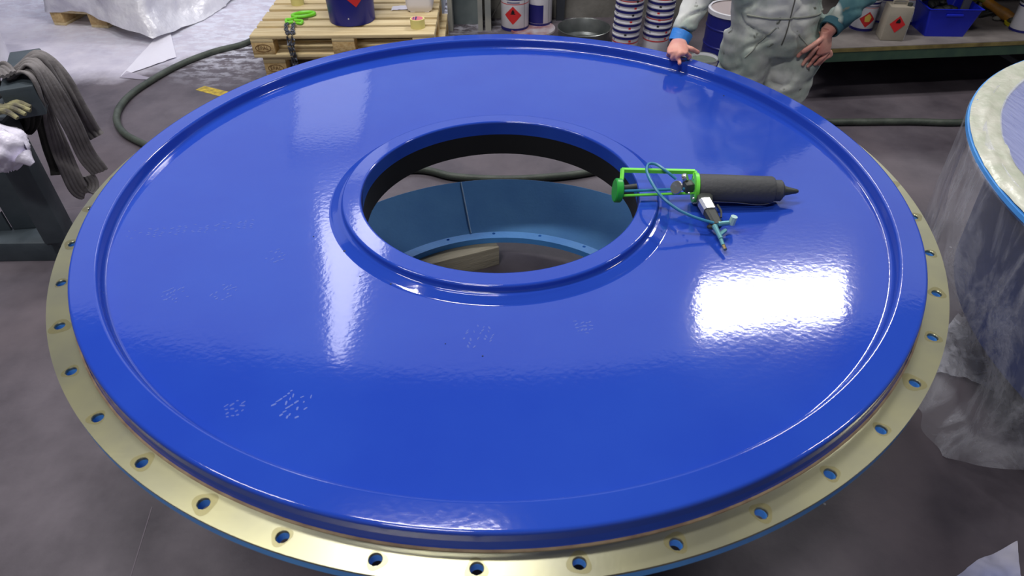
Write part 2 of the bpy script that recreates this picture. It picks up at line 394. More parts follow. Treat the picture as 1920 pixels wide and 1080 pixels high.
# light blue ring lying below the cover
ring = thing('flanged_ring', (0, .08, .1), 'light blue conical steel ring seen through the hole, lying on timber', 'ring')
LBR = mat('ring_blue_paint', (106, 162, 222), .24, c2=(96, 150, 214), nscale=5, bump=.12, bscale=90, bdist=.003)
part('conical_wall', MB().lathe([(.668, .128), (.72, .153), (.905, .252), (.911, .249), (.726, .146), (.676, .121)], (0, .08, 0), 144, closed=True), LBR, ring)
me = weld(holed_ring(.622, .676, .655, .128, .101, 20, 1.62, .0065), 'bolt_flange', LB, 30)
o = part('bolt_flange', me, None, ring, world=False); o.location = (0, 0, -.1)
a = math.radians(101.5); mb = MB()
mb.tube([(.669*math.cos(a), .08+.669*math.sin(a), .1295), (.79*math.cos(a), .08+.79*math.sin(a), .193), (.903*math.cos(a), .08+.903*math.sin(a), .2525)], .0035, 8)
part('weld_seam', mb, mat('seam_paint', (150, 180, 210), .35), ring)
WOOD = mat('pallet_wood', (200, 178, 134), .75, c2=(226, 208, 166), nscale=3, bump=.3, bscale=30, stretch=(1, 12, 12), lo=.3, hi=.7)
OLDW = mat('weathered_timber', (170, 162, 142), .8, c2=(190, 182, 160), nscale=4, bump=.3, bscale=25, stretch=(1, 10, 10))
def timber(cx, cy, L_, rz, label):
    mb = MB().box((0, 0, .05), (L_, .11, .0995), 0, .003)
    o = bpy.data.objects.new('timber_block', mb.mesh('timber_block', OLDW)); COL.objects.link(o); o.location = (cx, cy, 0); o.rotation_euler = (0, 0, rz)
    tag(o, label, 'timber', 'timbers under the ring'); return o
p1 = atz(936, 463, .1); p0 = atz(800, 497, .1); d = (p1-p0); rz = math.atan2(d.y, d.x); nrm = Vector((-math.sin(rz), math.cos(rz), 0)); L_ = .56
c = p1 - Vector((math.cos(rz), math.sin(rz), 0))*(L_/2) + nrm*.055
timber(c.x, c.y, L_, rz, 'short weathered square timber seen through the hole, under the light blue ring')
timber(.55, -.36, .4, .9, 'hidden timber under the right near part of the light blue ring')
timber(-.56, -.34, .4, -.9, 'hidden timber under the left near part of the light blue ring')

# hose over the floor, under the cover and on to the right
HOSE = mat('grey_green_hose', (58, 66, 60), .55, c2=(78, 86, 78), nscale=12, bump=.2, bscale=60)
pts = [(-1.55, 3.95), (-1.78, 3.75)] + [tuple(atz(x, y, .02).xy) for x, y in ((467, 78), (400, 97), (340, 120), (285, 150), (240, 182), (219, 215), (228, 245), (265, 268), (330, 292))]
pts += [(-.95, 1.35)] + [tuple(atz(x, y, .02).xy) for x, y in ((770, 318), (850, 331), (935, 336), (1020, 333), (1110, 322))]
pts += [(1.0, 1.62), (1.6, 1.98)] + [tuple(atz(x, y, .02).xy) for x, y in ((1560, 229), (1700, 228), (1810, 229))] + [(3.2, 2.05)]
solo('hose', MB().tube([(x, y, .0205) for x, y in pts], .02, 12, smooth=8), HOSE, 'thick grey green hose running from the pallets under the cover to the right', 'hose')

# yellow floor marking
y0 = atz(375, 165, 0); y1 = atz(425, 178, 0)
solo('floor_marking', MB().add([y0+Vector((-.02, -.03, .001)), y1+Vector((0, -.04, .001)), y1+Vector((.05, .02, .001)), y0+Vector((.02, .03, .001))], [(0, 1, 2, 3)]), mat('yellow_paint', (214, 186, 60), .7, c2=(150, 130, 60), nscale=30), 'worn yellow line mark on the floor behind the cover', 'marking', smooth=False)
JO = mat('joint_line', (120, 112, 122), .8)
for k, (a, b) in enumerate((((245, 1080), (285, 950)), ((104, 393), (195, 385)))):
    A = atz(*a, .0008); B = atz(*b, .0008); t = (B-A).normalized(); n = Vector((-t.y, t.x, 0))*.0016
    A -= t*(.5 if k == 0 else .0)
    struct('trim_%d' % (k+1), MB().add([A-n, B-n, B+n, A+n], [(0, 1, 2, 3)]), JO, smooth=False)

# ------------------------------------------------------------------ cartridge gun on the cover
RUB = mat('black_sleeve', (66, 68, 72), .62, bump=.15, bscale=90)
GRN = mat('bright_green', (112, 222, 70), .4); GRD = mat('deep_green', (40, 160, 60), .35)
SIL = mat('silver_metal', (205, 205, 205), .25, metal=.9); TEAL = mat('teal_hose', (44, 122, 160), .35); DK = mat('dark_plastic', (58, 62, 60), .5)
FIT = mat('fitting_teal', (110, 170, 180), .35, metal=.4)
g0 = atz(1308, 352, .857); g1 = atz(1448, 357, .856); ax = (g1-g0).normalized()
gun = thing('cartridge_gun', (g0.x, g0.y, .815), 'green and black pneumatic cartridge gun lying on the blue plate beside the hole', 'cartridge gun')
GL = (g1-g0).length
part('barrel', MB().lathe([(1e-4, 0), (.038, 0), (.0395, .004), (.0395, GL-.006), (.037, GL), (.030, GL+.002), (.030, GL+.022), (.026, GL+.026), (1e-4, GL+.026)], g0, 40, ax), RUB, gun)
part('nozzle', MB().lathe([(.018, 0), (.018, .006), (.014, .007), (.012, .016), (.0085, .03), (.007, .04), (.004, .046), (1e-4, .046)], g1+ax*.026, 24, ax), DK, gun)
R1 = MB()
R1.lathe([(1e-4, 0), (.036, 0), (.042, .001), (.042, .011), (.036, .012), (1e-4, .012)], g0-ax*.013, 40, ax)
part('front_plate', R1, GRN, gun)
l0 = atz(1160, 357, .858)
part('end_plate', MB().lathe([(1e-4, 0), (.031, 0), (.034, .003), (.034, .017), (.031, .02), (1e-4, .02)], l0-ax*.012, 32, ax+Vector((0, .12, -.1))), GRD, gun)
b0 = atz(1166, 319, .888); b1 = atz(1303, 322, .888)
part('guard_bar', MB().tube([b0, b1], .0075, 4), GRN, gun, ang=20)
part('guard_arm', MB().tube([b0+Vector((.002, 0, .003)), (b0+l0)/2+Vector((.004, 0, .004)), l0+Vector((.002, .01, .01))], .0065, 6), GRN, gun)
part('guard_arm', MB().tube([b1, g0-ax*.007+Vector((0, .012, .02))], .007, 6), GRN, gun)
for q, m in ((Vector((0, -.014, .006)), TEAL), (Vector((0, -.020, -.005)), GRN)):
    part('tie_rod', MB().cyl(l0+q, g0-ax*.01+q, .004, n=10), m, gun)
part('piston_rod', MB().cyl(l0+Vector((0, -.002, .008)), l0+ax*.05+Vector((0, .006, .012)), .0075, n=14), DK, gun)
part('gauge', MB().lathe([(1e-4, 0), (.018, 0), (.0195, .004), (.018, .008), (1e-4, .009)], atz(1270, 352, .872), 24, (-.75, -.5, .5)), SIL, gun)
part('gauge', MB().lathe([(1e-4, 0), (.012, 0), (.013, .004), (.011, .012), (1e-4, .013)], atz(1281, 334, .885), 24, (.8, -.3, .5)), SIL, gun)
part('valve_block', MB().box(atz(1290, 350, .866), (.025, .03, .03), .2, .003), DK, gun)
for px, py in ((1296, 340), (1292, 362), (1300, 372)): part('bolt_head', MB().ell(atz(px, py, .876), (.004, .004, .003), 8, 6), SIL, gun)
ga = atz(1312, 376, .848); gb = atz(1345, 424, .835)
d = (gb-ga).normalized(); sd = Vector((-d.y, d.x, 0))
def slab(A, B, w0, w1, th):
    t = (B-A).normalized(); s = Vector((-t.y, t.x, 0)).normalized(); n = t.cross(s)
    return [[A+s*w0*i+n*th*j for i, j in ((-1, -.6), (-.6, -1), (.6, -1), (1, -.6), (1, .6), (.6, 1), (-.6, 1), (-1, .6))], [B+s*w1*i+n*th*j for i, j in ((-1, -.6), (-.6, -1), (.6, -1), (1, -.6), (1, .6), (.6, 1), (-.6, 1), (-1, .6))]]
part('grip_mount', MB().loft(slab(atz(1320, 366, .85), atz(1322, 382, .85), .022, .019, .014)), DK, gun)
part('grip_cap', MB().loft(slab(atz(1321, 379, .85), atz(1331, 397, .848), .019, .018, .015)), SIL, gun)
part('grip', MB().loft(slab(atz(1330, 396, .847), atz(1345, 424, .835), .016, .014, .013)), DK, gun)
part('trigger', MB().tube([atz(1345, 384, .846), atz(1352, 396, .84), atz(1352, 408, .835)], .003, 6, smooth=4), DK, gun)
part('grip_foot', MB().ell(atz(1336, 425, .83), (.016, .008, .008), 14, 8), DK, gun)
part('guard_wire', MB().tube([atz(1338, 378, .84), atz(1380, 380, .835), atz(1425, 384, .83), atz(1452, 379, .835)], .0013, 6, smooth=5), SIL, gun)
hp = [atz(1268, 336, .885), atz(1248, 320, .90), atz(1230, 308, .905), atz(1216, 308, .905), atz(1213, 322, .905), atz(1224, 346, .90), atz(1244, 372, .885), atz(1275, 395, .865), atz(1310, 410, .85), atz(1350, 421, .842)]
part('air_hose', MB().tube(hp, .0042, 10, smooth=6), TEAL, gun)
part('hose_fitting', MB().tube([atz(1346, 420, .842), atz(1366, 418, .84)], .007, 10), FIT, gun)
part('fitting_cap', MB().cyl(atz(1371, 420, .832), atz(1377, 406, .856), .0095, n=8), mat('pale_cap', (170, 205, 205), .35), gun)
part('swivel', MB().tube([atz(1340, 424, .838), atz(1346, 436, .836), atz(1352, 448, .833)], [.008, .006, .0065], 10), FIT, gun)
part('swivel_nut', MB().tube([atz(1349, 441, .834), atz(1360, 432, .832)], .006, 6), FIT, gun)
part('coupling', MB().tube([atz(1351, 447, .832), atz(1356, 460, .829)], .0052, 10), FIT, gun)
part('brass_tip', MB().tube([atz(1355, 457, .829), atz(1360, 468, .827)], .0048, 10), mat('brass', (214, 188, 130), .25, metal=.9), gun)

# ------------------------------------------------------------------ pallets
def make_pallet(label, L_=1.2, W_=.8):
    t = thing('wooden_pallet', (0, 0, 0), label, 'pallet')
    for i, (y, wd) in enumerate(((.0725, .145), (.2335, .1), (.4, .145), (.5665, .1), (.7275, .145))):
        part('deck_board', MB().box((L_/2, y, .133), (L_, wd, .022), random.uniform(-.002, .002), .002), WOOD, t, world=False)
    for x in (.0725, L_/2, L_-.0725):
        part('cross_board', MB().box((x, W_/2, .111), (.145, W_, .0215), 0, .002), WOOD, t, world=False)
        for y, wd in ((.05, .1), (W_/2, .145), (W_-.05, .1)):
            part('block', MB().box((x, y, .061), (.145, wd, .078), 0, .002), BLOCKM, t, world=False)
    for y, wd in ((.05, .1), (W_/2, .145), (W_-.05, .1)):
        part('bottom_board', MB().box((L_/2, y, .011), (L_, wd, .0215), 0, .002), WOOD, t, world=False)
    return t
BLOCKM = mat('pressed_block', (182, 150, 100), .85, c2=(206, 180, 132), nscale=40, bump=.3, bscale=80)
def stamp(txt, size, parent, M, m, name='stamp'):
    cu = bpy.data.curves.new(name, 'FONT'); cu.body = txt; cu.size = size; cu.align_x = 'CENTER'; cu.align_y = 'CENTER'
    tmp = bpy.data.objects.new('tmp_text', cu); COL.objects.link(tmp)
    dg = bpy.context.evaluated_depsgraph_get(); me = bpy.data.meshes.new_from_object(tmp.evaluated_get(dg)); bpy.data.objects.remove(tmp)
    me.materials.clear(); me.materials.append(m)
    o = bpy.data.objects.new(name, me); COL.objects.link(o); o.parent = parent; o.matrix_basis = M; return o
pf_ = atz(467, 68, .288); pr_ = atz(820, 64, .288); prz = math.atan2(pr_.y-pf_.y, pr_.x-pf_.x)
pal = make_pallet('upper wooden pallet carrying the blue bucket and the chain')
INK = mat('stamp_ink', (110, 78, 46), .8)
def oval(par, cx, cz):
    mb = MB(); n = 32
    for k in range(n):
        a, b = 2*PI*k/n, 2*PI*(k+1)/n
        mb.add([(cx+.052*math.cos(a), -.0012, cz+.026*math.sin(a)), (cx+.052*math.cos(b), -.0012, cz+.026*math.sin(b)), (cx+.047*math.cos(b), -.0012, cz+.022*math.sin(b)), (cx+.047*math.cos(a), -.0012, cz+.022*math.sin(a))], [(0, 1, 2, 3)])
    return part('stamp_oval', mb, INK, par, world=False, smooth=False)
def stamps(par):
    ov = oval(par, .0725, .064)
    stamp('EPAL', .034, ov, Matrix.Translation((.0725, -.0014, .064)) @ Matrix.Rotation(PI/2, 4, 'X'), INK)
stamps(pal)
pal2 = dup(pal, (0, 0, 0), 0, 'lower wooden pallet, under the pallet with the blue bucket')
pal.location = (pf_.x, pf_.y, .1445); pal.rotation_euler = (0, 0, prz)
off = Matrix.Rotation(prz, 3, 'Z') @ Vector((.045, .02, 0))
pal2.location = (pf_.x+off.x, pf_.y+off.y, 0); pal2.rotation_euler = (0, 0, prz+.008)
TOPZ = .2885
# blue bucket
NAVY = mat('navy_plastic', (22, 30, 128), .35, c2=(26, 34, 118), nscale=4); WHT = mat('white_tin', (226, 226, 234), .35, c2=(214, 214, 224), nscale=10)
RED = mat('label_red', (208, 44, 48), .45); NAVP = mat('navy_print', (26, 28, 110), .4); BLKP = mat('black_print', (20, 18, 22), .5); TIN = mat('tin_metal', (188, 190, 192), .28, metal=.9)
TXT = mat('grey_print', (120, 120, 150), .6)
def cyl_patch(cx, cy, r, a0, rows, eps=.0008, n=8):
    """rows: list of (z, left arc offset, right arc offset) on a cylinder facing angle a0"""
    mb = MB(); vs = []
    for z, l, q in rows:
        rr = (r(z) if callable(r) else r)+eps
        for k in range(n+1):
            s = l+(q-l)*k/n; a = a0+s/rr; vs.append((cx+rr*math.cos(a), cy+rr*math.sin(a), z))
    fs = [(i*(n+1)+k, i*(n+1)+k+1, (i+1)*(n+1)+k+1, (i+1)*(n+1)+k) for i in range(len(rows)-1) for k in range(n)]
    mb.add(vs, fs); return mb
def diamond(cx, cy, r, a0, zc, h, parent, flame=True, red=RED, **k):
    rows = [(zc-h+2*h*i/10, -(h-abs(-h+2*h*i/10)) or -1e-4, (h-abs(-h+2*h*i/10)) or 1e-4) for i in range(11)]
    dm = part('hazard_diamond', cyl_patch(cx, cy, r, a0, rows), red, parent)
    if flame:
        rows = [(zc+h*.12, -h*.26, h*.26), (zc+h*.22, -h*.3, h*.3), (zc+h*.24, -h*.14, h*.14), (zc+h*.34, -h*.2, h*.2), (zc+h*.5, -h*.12, h*.14), (zc+h*.66, -.0004, .0008)]
        part('flame_symbol', cyl_patch(cx, cy, r, a0, rows, .0014), BLKP, dm)
bc = atz(654, 52, TOPZ); bx, by = bc.x, bc.y+.165
bk = thing('bucket', (bx, by, TOPZ), 'tall navy blue bucket standing on the upper pallet', 'bucket')
Rb = lambda z: .152+(z-TOPZ)*.045
part('body', MB().lathe([(1e-4, TOPZ), (.150, TOPZ), (.153, TOPZ+.004), (.156, TOPZ+.1), (.170, TOPZ+.4), (.174, TOPZ+.405), (.174, TOPZ+.42), (.168, TOPZ+.42)], (bx, by, 0), 48), NAVY, bk)
part('lid', MB().lathe([(1e-4, .425), (.16, .425), (.162, .432), (.179, .432), (.180, .40), (.176, .398)], (bx, by, TOPZ), 48), NAVY, bk)
diamond(bx, by, Rb, math.radians(-66), TOPZ+.20, .075, bk, red=RED)
part('sticker_dot', cyl_patch(bx, by, Rb, math.radians(-88), [(TOPZ+.05, -.004, .004), (TOPZ+.058, -.004, .004)], .0012), WHT, bk)
# white canister
cc = atz(787, 24, TOPZ); cx, cy = cc.x, cc.y+.07
cn = thing('canister', (cx, cy, TOPZ), 'white plastic canister at the right end of the upper pallet', 'canister')
def rrect(cx, cy, z, wx, wy, r, n=5):
    out = []
    for (sx, sy, a0) in ((1, 1, 0), (-1, 1, 90), (-1, -1, 180), (1, -1, 270)):
        for k in range(n+1):
            a = math.radians(a0+90*k/n); out.append(Vector((cx+sx*(wx-r)+r*math.cos(a), cy+sy*(wy-r)+r*math.sin(a), z)))
    return out
HD = mat('white_plastic', (232, 230, 240), .4)
rg = [rrect(cx, cy, TOPZ+z, wx, wy, .03) for z, wx, wy in ((.004, .06, .045), (.0, .072, .058), (.012, .085, .068), (.05, .095, .075), (.2, .098, .078), (.24, .085, .066), (.26, .04, .03))]
part('body', MB().loft(rg[1:]), HD, cn)
part('cap', MB().cyl((cx+.05, cy, TOPZ+.24), (cx+.05, cy, TOPZ+.28), .022, n=20), NAVP, cn)
part('handle', MB().tube([(cx-.06, cy, TOPZ+.235), (cx-.05, cy, TOPZ+.275), (cx, cy, TOPZ+.285), (cx+.02, cy, TOPZ+.25)], .009, 10, smooth=4), HD, cn)
for s in (-1, 1): part('foot', MB().box((cx+s*.05, cy-.055, TOPZ+.006), (.03, .02, .012), 0, .003), HD, cn)
# tape rolls
def tape_roll(px, py, r, h, label, lab=True):
    c = atz(px, py, TOPZ); x, y = c.x, c.y+r*.6
    t = thing('tape_roll', (x, y, TOPZ), label, 'tape roll')
    part('roll', MB().lathe([(r*.72, 0), (r, 0), (r, h), (r*.72, h)], (x, y, TOPZ), 32, closed=True), mat('masking_tape', (222, 214, 140), .6), t)
    if lab:
        cl_ = part('core_label', MB().lathe([(1e-4, h+.001), (r*.8, h+.001), (r*.8, h-.002), (1e-4, h-.002)], (x, y, TOPZ), 32), mat('label_pink', (214, 110, 130), .5), t, label='round red and blue printed core label')
        part('label_stripe', MB().box((x-r*.18, y, TOPZ+h+.0018), (r*.22, r*1.2, .001)), NAVP, cl_, smooth=False)
        part('label_stripe', MB().box((x-r*.52, y, TOPZ+h+.0018), (r*.12, r*1.0, .001)), NAVP, cl_, smooth=False)
    else: part('core', MB().lathe([(r*.7, 0), (r*.72, 0), (r*.72, h), (r*.7, h)], (x, y, TOPZ), 32, closed=True), OLDW, t)
tape_roll(783, 54, .048, .058, 'pale yellow tape roll with a red and blue label near the pallet corner')
tape_roll(557, 10, .046, .055, 'pale yellow tape roll at the left rear of the upper pallet', False)
q = atz(748, 17, TOPZ); mb = MB().grid(lambda u, v: Vector((q.x-.05+u*.11, q.y-.04+v*.09+.02*u, TOPZ+.004+.006*abs(nz((u, v, 0), 3)))), 8, 6)
solo('paper_scrap', mb, HD, 'crumpled white paper scrap lying on the upper pallet', 'paper')

# lifting chain with green ring
CH = mat('chain_steel', (92, 96, 108), .4, metal=.6); GR2 = mat('lime_paint', (126, 226, 50), .4)
cr = atz(569, 27, TOPZ+.014)
chn = thing('lifting_chain', (cr.x, cr.y, TOPZ), 'steel lifting chain with lime green ring hanging over the pallet edge', 'chain')
def torus_pts(c, a, b, rot, n=20, tilt=None):
    R = rot; return [c + R @ Vector((a*math.cos(2*PI*k/n), b*math.sin(2*PI*k/n), 0)) for k in range(n+1)]
part('master_ring', MB().tube(torus_pts(cr, .075, .042, Matrix.Rotation(.35, 3, 'Z'), 28), .0115, 10, caps=False), GR2, chn)
h0 = atz(543, 38, TOPZ+.012)
part('coupling_link', MB().tube([atz(556, 33, TOPZ+.012), atz(545, 36, TOPZ+.014), atz(537, 37, TOPZ+.012), atz(538, 42, TOPZ+.012), atz(550, 41, TOPZ+.012)], .010, 8, smooth=3), GR2, chn)
part('hook', MB().tube([atz(552, 38, TOPZ+.012), atz(560, 38, TOPZ+.012), atz(567, 39, TOPZ+.012), atz(564, 44, TOPZ+.012), atz(556, 43, TOPZ+.012)], .009, 8, smooth=3), GR2, chn)
edgeY = pf_.y
def link_mesh():
    pts = []
    for k in range(17):
        a = 2*PI*k/16; x = .012*math.cos(a); y = .013*math.sin(a)+(.008 if math.sin(a) > 0 else -.008 if math.sin(a) < 0 else 0); pts.append((x, y, 0))
    return MB().tube(pts, .0052, 6, caps=False).mesh('chain_link', CH)
LM = link_mesh()
def run(path):
    pts = spline(path, 8); d = 0; i = 0; last = pts[0]; k = 0
    for a, b in zip(pts, pts[1:]):
        d += (b-a).length
        if d >= .030:
            d = 0; t = (b-a).normalized(); M = Vector((0, 1, 0)).rotation_difference(t).to_matrix().to_4x4() @ Matrix.Rotation(.45+(PI/2 if k % 2 else 0), 4, 'Y')
            o = bpy.data.objects.new('chain_link', LM); COL.objects.link(o); o.parent = chn
            o.matrix_basis = Matrix.Translation(b-chn.location) @ M; k += 1
def fine(path, n=6): return path
e0 = atz(540, 63, TOPZ+.006); e1 = atz(549, 63, TOPZ+.006)
run([atz(538, 42, TOPZ+.009), atz(536, 52, TOPZ+.009), e0+Vector((0, 0, .004)), Vector((e0.x, e0.y-.02, TOPZ-.02)), aty(544, 90, pf_.y-.022), aty(549, 108, pf_.y-.022), aty(553, 128, pf_.y-.02)])
run([atz(551, 43, TOPZ+.009), atz(549, 52, TOPZ+.009), e1+Vector((0, 0, .004)), Vector((e1.x, e1.y-.02, TOPZ-.02)), aty(549, 90, pf_.y-.024), aty(553, 108, pf_.y-.024), aty(558, 128, pf_.y-.022)])

# ------------------------------------------------------------------ column, cans, stacks
COLM = mat('grey_column_paint', (158, 158, 152), .5, c2=(134, 138, 138), nscale=5)
cl = thing('steel_column', (-.25, 3.67, 0), 'grey steel H column between the pallets and the cans', 'column')
for s in (-1, 1): part('flange', MB().box((-.25+s*.115, 3.70, 1.05), (.035, .22, 2.1)), COLM, cl, smooth=False)
part('web', MB().box((-.25, 3.75, 1.05), (.20, .02, 2.1)), mat('column_web_paint', (112, 122, 124), .5, c2=(96, 108, 112), nscale=8), cl, smooth=False)
part('face_plate', MB().box((-.075, 3.69, 1.05), (.045, .2, 2.1)), COLM, cl, smooth=False)
A = aty(909, 57, 3.62); B = aty(941, -3, 3.75)
solo('wire', MB().tube([A-Vector((.02, 0, .1)), A, B, B+Vector((.05, .05, .3))], .004, 6), mat('dark_wire', (70, 68, 66), .6), 'thin dark wire leaning from the floor beside the white can', 'wire')
def tin(x, y, z, r, h, label, group=None, a0=-PI/2, dia=None, name='paint_tin', bands=True, body=WHT, redband=True, lid=TIN, navypatch=False, textrow=True):
    t = thing(name, (x, y, z), label, 'can', group)
    part('body', MB().lathe([(1e-4, 0), (r-.002, 0), (r, .003), (r, h-.012), (r+.004, h-.010), (r+.004, h-.002), (r+.001, h)], (x, y, z), 40), body, t)
    part('lid', MB().lathe([(1e-4, h-.006), (r*.86, h-.006), (r*.88, h+.001), (r+.002, h+.002), (r+.003, h-.002)], (x, y, z), 40), lid, t)
    if bands:
        for (za, zb_, m, nm) in ((.0, .10, NAVP, 'navy_band'), (.86, .93, NAVP, 'navy_band')) + (((.74, .77, RED, 'red_band'),) if redband else ()):
            part(nm, MB().lathe([(r+.0008, h*za+.003), (r+.0008, h*zb_)], (x, y, z), 40), m, t)
    if textrow: part('print_line', cyl_patch(x, y, r, a0-.1, [(z+h*.79, -.05, .05), (z+h*.83, -.05, .05)], .0014), TXT, t)
    if dia: diamond(x, y, r, a0+dia[0], z+dia[1], dia[2], t)
    if navypatch: part('navy_panel', cyl_patch(x, y, r, a0-.35, [(z+.03, -.07, .06), (z+h*.62, -.07, .06)], .0012), NAVP, t)
    part('side_seam', MB().tube([(x+(r+.001)*math.cos(a0+.75), y+(r+.001)*math.sin(a0+.75), z+.005), (x+(r+.001)*math.cos(a0+.75), y+(r+.001)*math.sin(a0+.75), z+h-.012)], .0012, 5), mat('seam_line', (90, 90, 100), .5), t)
    return t
c = atz(966, 60, 0)
tin(c.x, c.y+.10, 0, .107, .27, 'white paint can with a red flame diamond right of the grey column', a0=-PI/2-.05, dia=(-.12, .125, .068))
c = atz(1012, 51, 0)
tin(c.x, c.y+.09, 0, .098, .27, 'white and navy can half hidden behind the can with the diamond', redband=False, navypatch=True, textrow=False)
c = atz(1000, 66, .0)
solo('loose_lid', MB().lathe([(1e-4, .01), (.16, .01), (.165, .016), (.175, .016), (.178, .002), (.172, 0), (1e-4, 0)], (c.x-.0, c.y+.12, 0), 40), mat('lid_reddish', (150, 92, 96), .45, c2=(196, 190, 200), nscale=9), 'reddish flat lid lying in front of the navy and white can', 'lid')
# shallow basin
c = atz(1095, 50, .12); bxx, byy = c.x, c.y
bs = thing('metal_basin', (bxx, byy, 0), 'shallow round grey metal basin on the floor by the bucket stack', 'basin')
part('shell', MB().lathe([(1e-4, .004), (.16, .004), (.178, .02), (.19, .115), (.194, .12), (.198, .118), (.194, .11), (.184, .014), (.17, 0), (1e-4, 0)], (bxx, byy, 0), 56), mat('basin_metal', (128, 132, 132), .35, metal=.6, c2=(96, 102, 104), nscale=6), bs)
mb = MB()
for k in range(7): mb.ell((bxx+.02+.02*k*math.cos(k*2), byy-.05+.02*math.sin(k*3), .012), (.016, .011, .008), 8, 6)
part('residue', mb, mat('residue_mix', (150, 140, 135), .4, c2=(40, 38, 40), nscale=60), bs, kind='stuff')
# dark post on the partition
solo('steel_post', MB().box((.50, 3.83, 1.0), (.065, .06, 2.0)), mat('dark_post', (52, 56, 64), .5), 'dark narrow post standing before the partition behind the basin', 'post', smooth=False)
def stack(px, py, n, seed, where):
    rnd = random.Random(seed); c = atz(px, py, 0); x0, y0 = c.x, c.y+.1; R = .0925; H = .20; z = 0
    for k in range(n):
        dx, dy = rnd.uniform(-.001, .001), rnd.uniform(-.001, .001); x = x0+dx+.002*k*(1 if px > 1200 else .6); y = y0+dy
        ordw = ['lowest', 'second lowest', 'third lowest', 'fourth from the bottom', 'fifth from the bottom', 'sixth from the bottom', 'seventh from the bottom', 'eighth from the bottom', 'ninth from the bottom', 'tenth from the bottom', 'topmost'][k if k < n-1 else 10]
        t = thing('nested_tin', (x, y, z), 'white tin with navy rim, %s in the %s nested stack' % (ordw, where), 'tin', 'nested tins in the %s stack' % where)
        # slightly tapered tin nesting in the one below; only its top part shows above the lower rim
        r0 = R-.008
        part('body', MB().lathe([(1e-4, .0), (r0-.002, .0), (r0, .003), (R-.001, H-.012), (R+.0025, H-.010), (R+.0025, H-.002), (R-.002, H), (R-.004, H-.003), (r0-.003, .006)], (x, y, z), 36), WHT, t)
        part('navy_band', MB().lathe([(R-.002, H-.0275), (R+.0018, H-.027), (R+.0022, H-.0122), (R-.001, H-.0118)], (x, y, z), 36), NAVP, t)
        if rnd.random() < .45 or k == 0:
            part('red_band', MB().lathe([(R-.0012, H-.058), (R-.0004, H-.05)] if k == 0 else [(R-.0004, H-.040), (R+.0002, H-.034)], (x, y, z), 36), RED, t)
        a = -PI/2+rnd.uniform(-.5, .6)
        part('print_mark', cyl_patch(x, y, R, a, [(z+H-.044, -.008, .008), (z+H-.032, -.008, .008)], .0004), BLKP if rnd.random() < .6 else RED, t)
        for q in (-1, 1):
            aa = a+q*1.3; part('ear', MB().ell((x+(R+.002)*math.cos(aa), y+(R+.002)*math.sin(aa), z+H-.034), (.005, .005, .005), 8, 6), TIN, t)
        z += .0435
    return z
stack(1172, 122, 11, 3, 'left'); stack(1229, 118, 11, 5, 'right')
# grey crate left of the column
q = aty(828, 40, 3.95)
cb = thing('storage_box', (-.62, 4.15, 0), 'grey plastic box with white lid left of the steel column', 'box')
part('body', MB().box((-.66, 4.15, .10), (.44, .35, .20), 0, .01), mat('grey_plastic', (136, 142, 152), .5), cb)
part('lid', MB().box((-.66, 4.15, .21), (.46, .37, .02), 0, .006), mat('whitish_lid', (200, 204, 212), .5), cb)
part('tray', MB().box((-.66, 4.15, .26), (.40, .30, .07), 0, .01), DK, cb)

# blue drum and open can behind the worker
c = atz(1356, 104, 0); dx_, dy_ = 1.63, 3.02
dr = thing('steel_drum', (dx_, dy_, 0), 'small navy drum with white ringed lid behind the worker', 'drum')
DRB = mat('drum_navy', (22, 30, 120), .35)
part('body', MB().lathe([(1e-4, 0), (.172, 0), (.176, .006), (.176, .1), (.180, .105), (.180, .112), (.176, .117), (.176, .22), (.180, .225), (.180, .232), (.176, .237), (.176, .33), (1e-4, .33)], (dx_, dy_, 0), 48), DRB, dr)
part('closing_ring', MB().lathe([(.176, .315), (.184, .318), (.184, .345), (.174, .348), (.165, .345)], (dx_, dy_, 0), 48), WHT, dr)
part('lid', MB().lathe([(1e-4, .337), (.165, .337), (.172, .346)], (dx_, dy_, 0), 48), mat('greyish_lid', (168, 156, 158), .5), dr)
for (sq, zz, ar, m) in ((0, .155, .10, RED), (1, .083, .03, WHT)):
    diamond(dx_, dy_, .1765, math.radians(-100)+ar/.18-.18, zz+.03, .075, dr, flame=(sq == 0), red=m)
c = atz(1320, 110, .2); ox, oy = c.x, c.y
oc = thing('open_tin', (ox, oy, 0), 'open metal tin with grey green contents in front of the navy drum', 'can')
part('body', MB().lathe([(1e-4, 0), (.086, 0), (.087, .004), (.087, .20), (.0915, .202), (.0915, .207), (.085, .207), (.083, .2), (.083, .01)], (ox, oy, 0), 40), WHT, oc)
part('contents', MB().lathe([(1e-4, .19), (.083, .19), (.083, .185), (1e-4, .185)], (ox, oy, 0), 40), mat('grey_green_resin', (98, 106, 96), .5, c2=(84, 92, 84), nscale=30), oc)
part('navy_band', MB().lathe([(.0878, .15), (.0878, .175)], (ox, oy, 0), 40), NAVP, oc)
part('rim', MB().lathe([(.0905, .2035), (.0925, .206), (.0905, .2095), (.086, .2095), (.085, .206)], (ox, oy, 0), 40), TIN, oc)

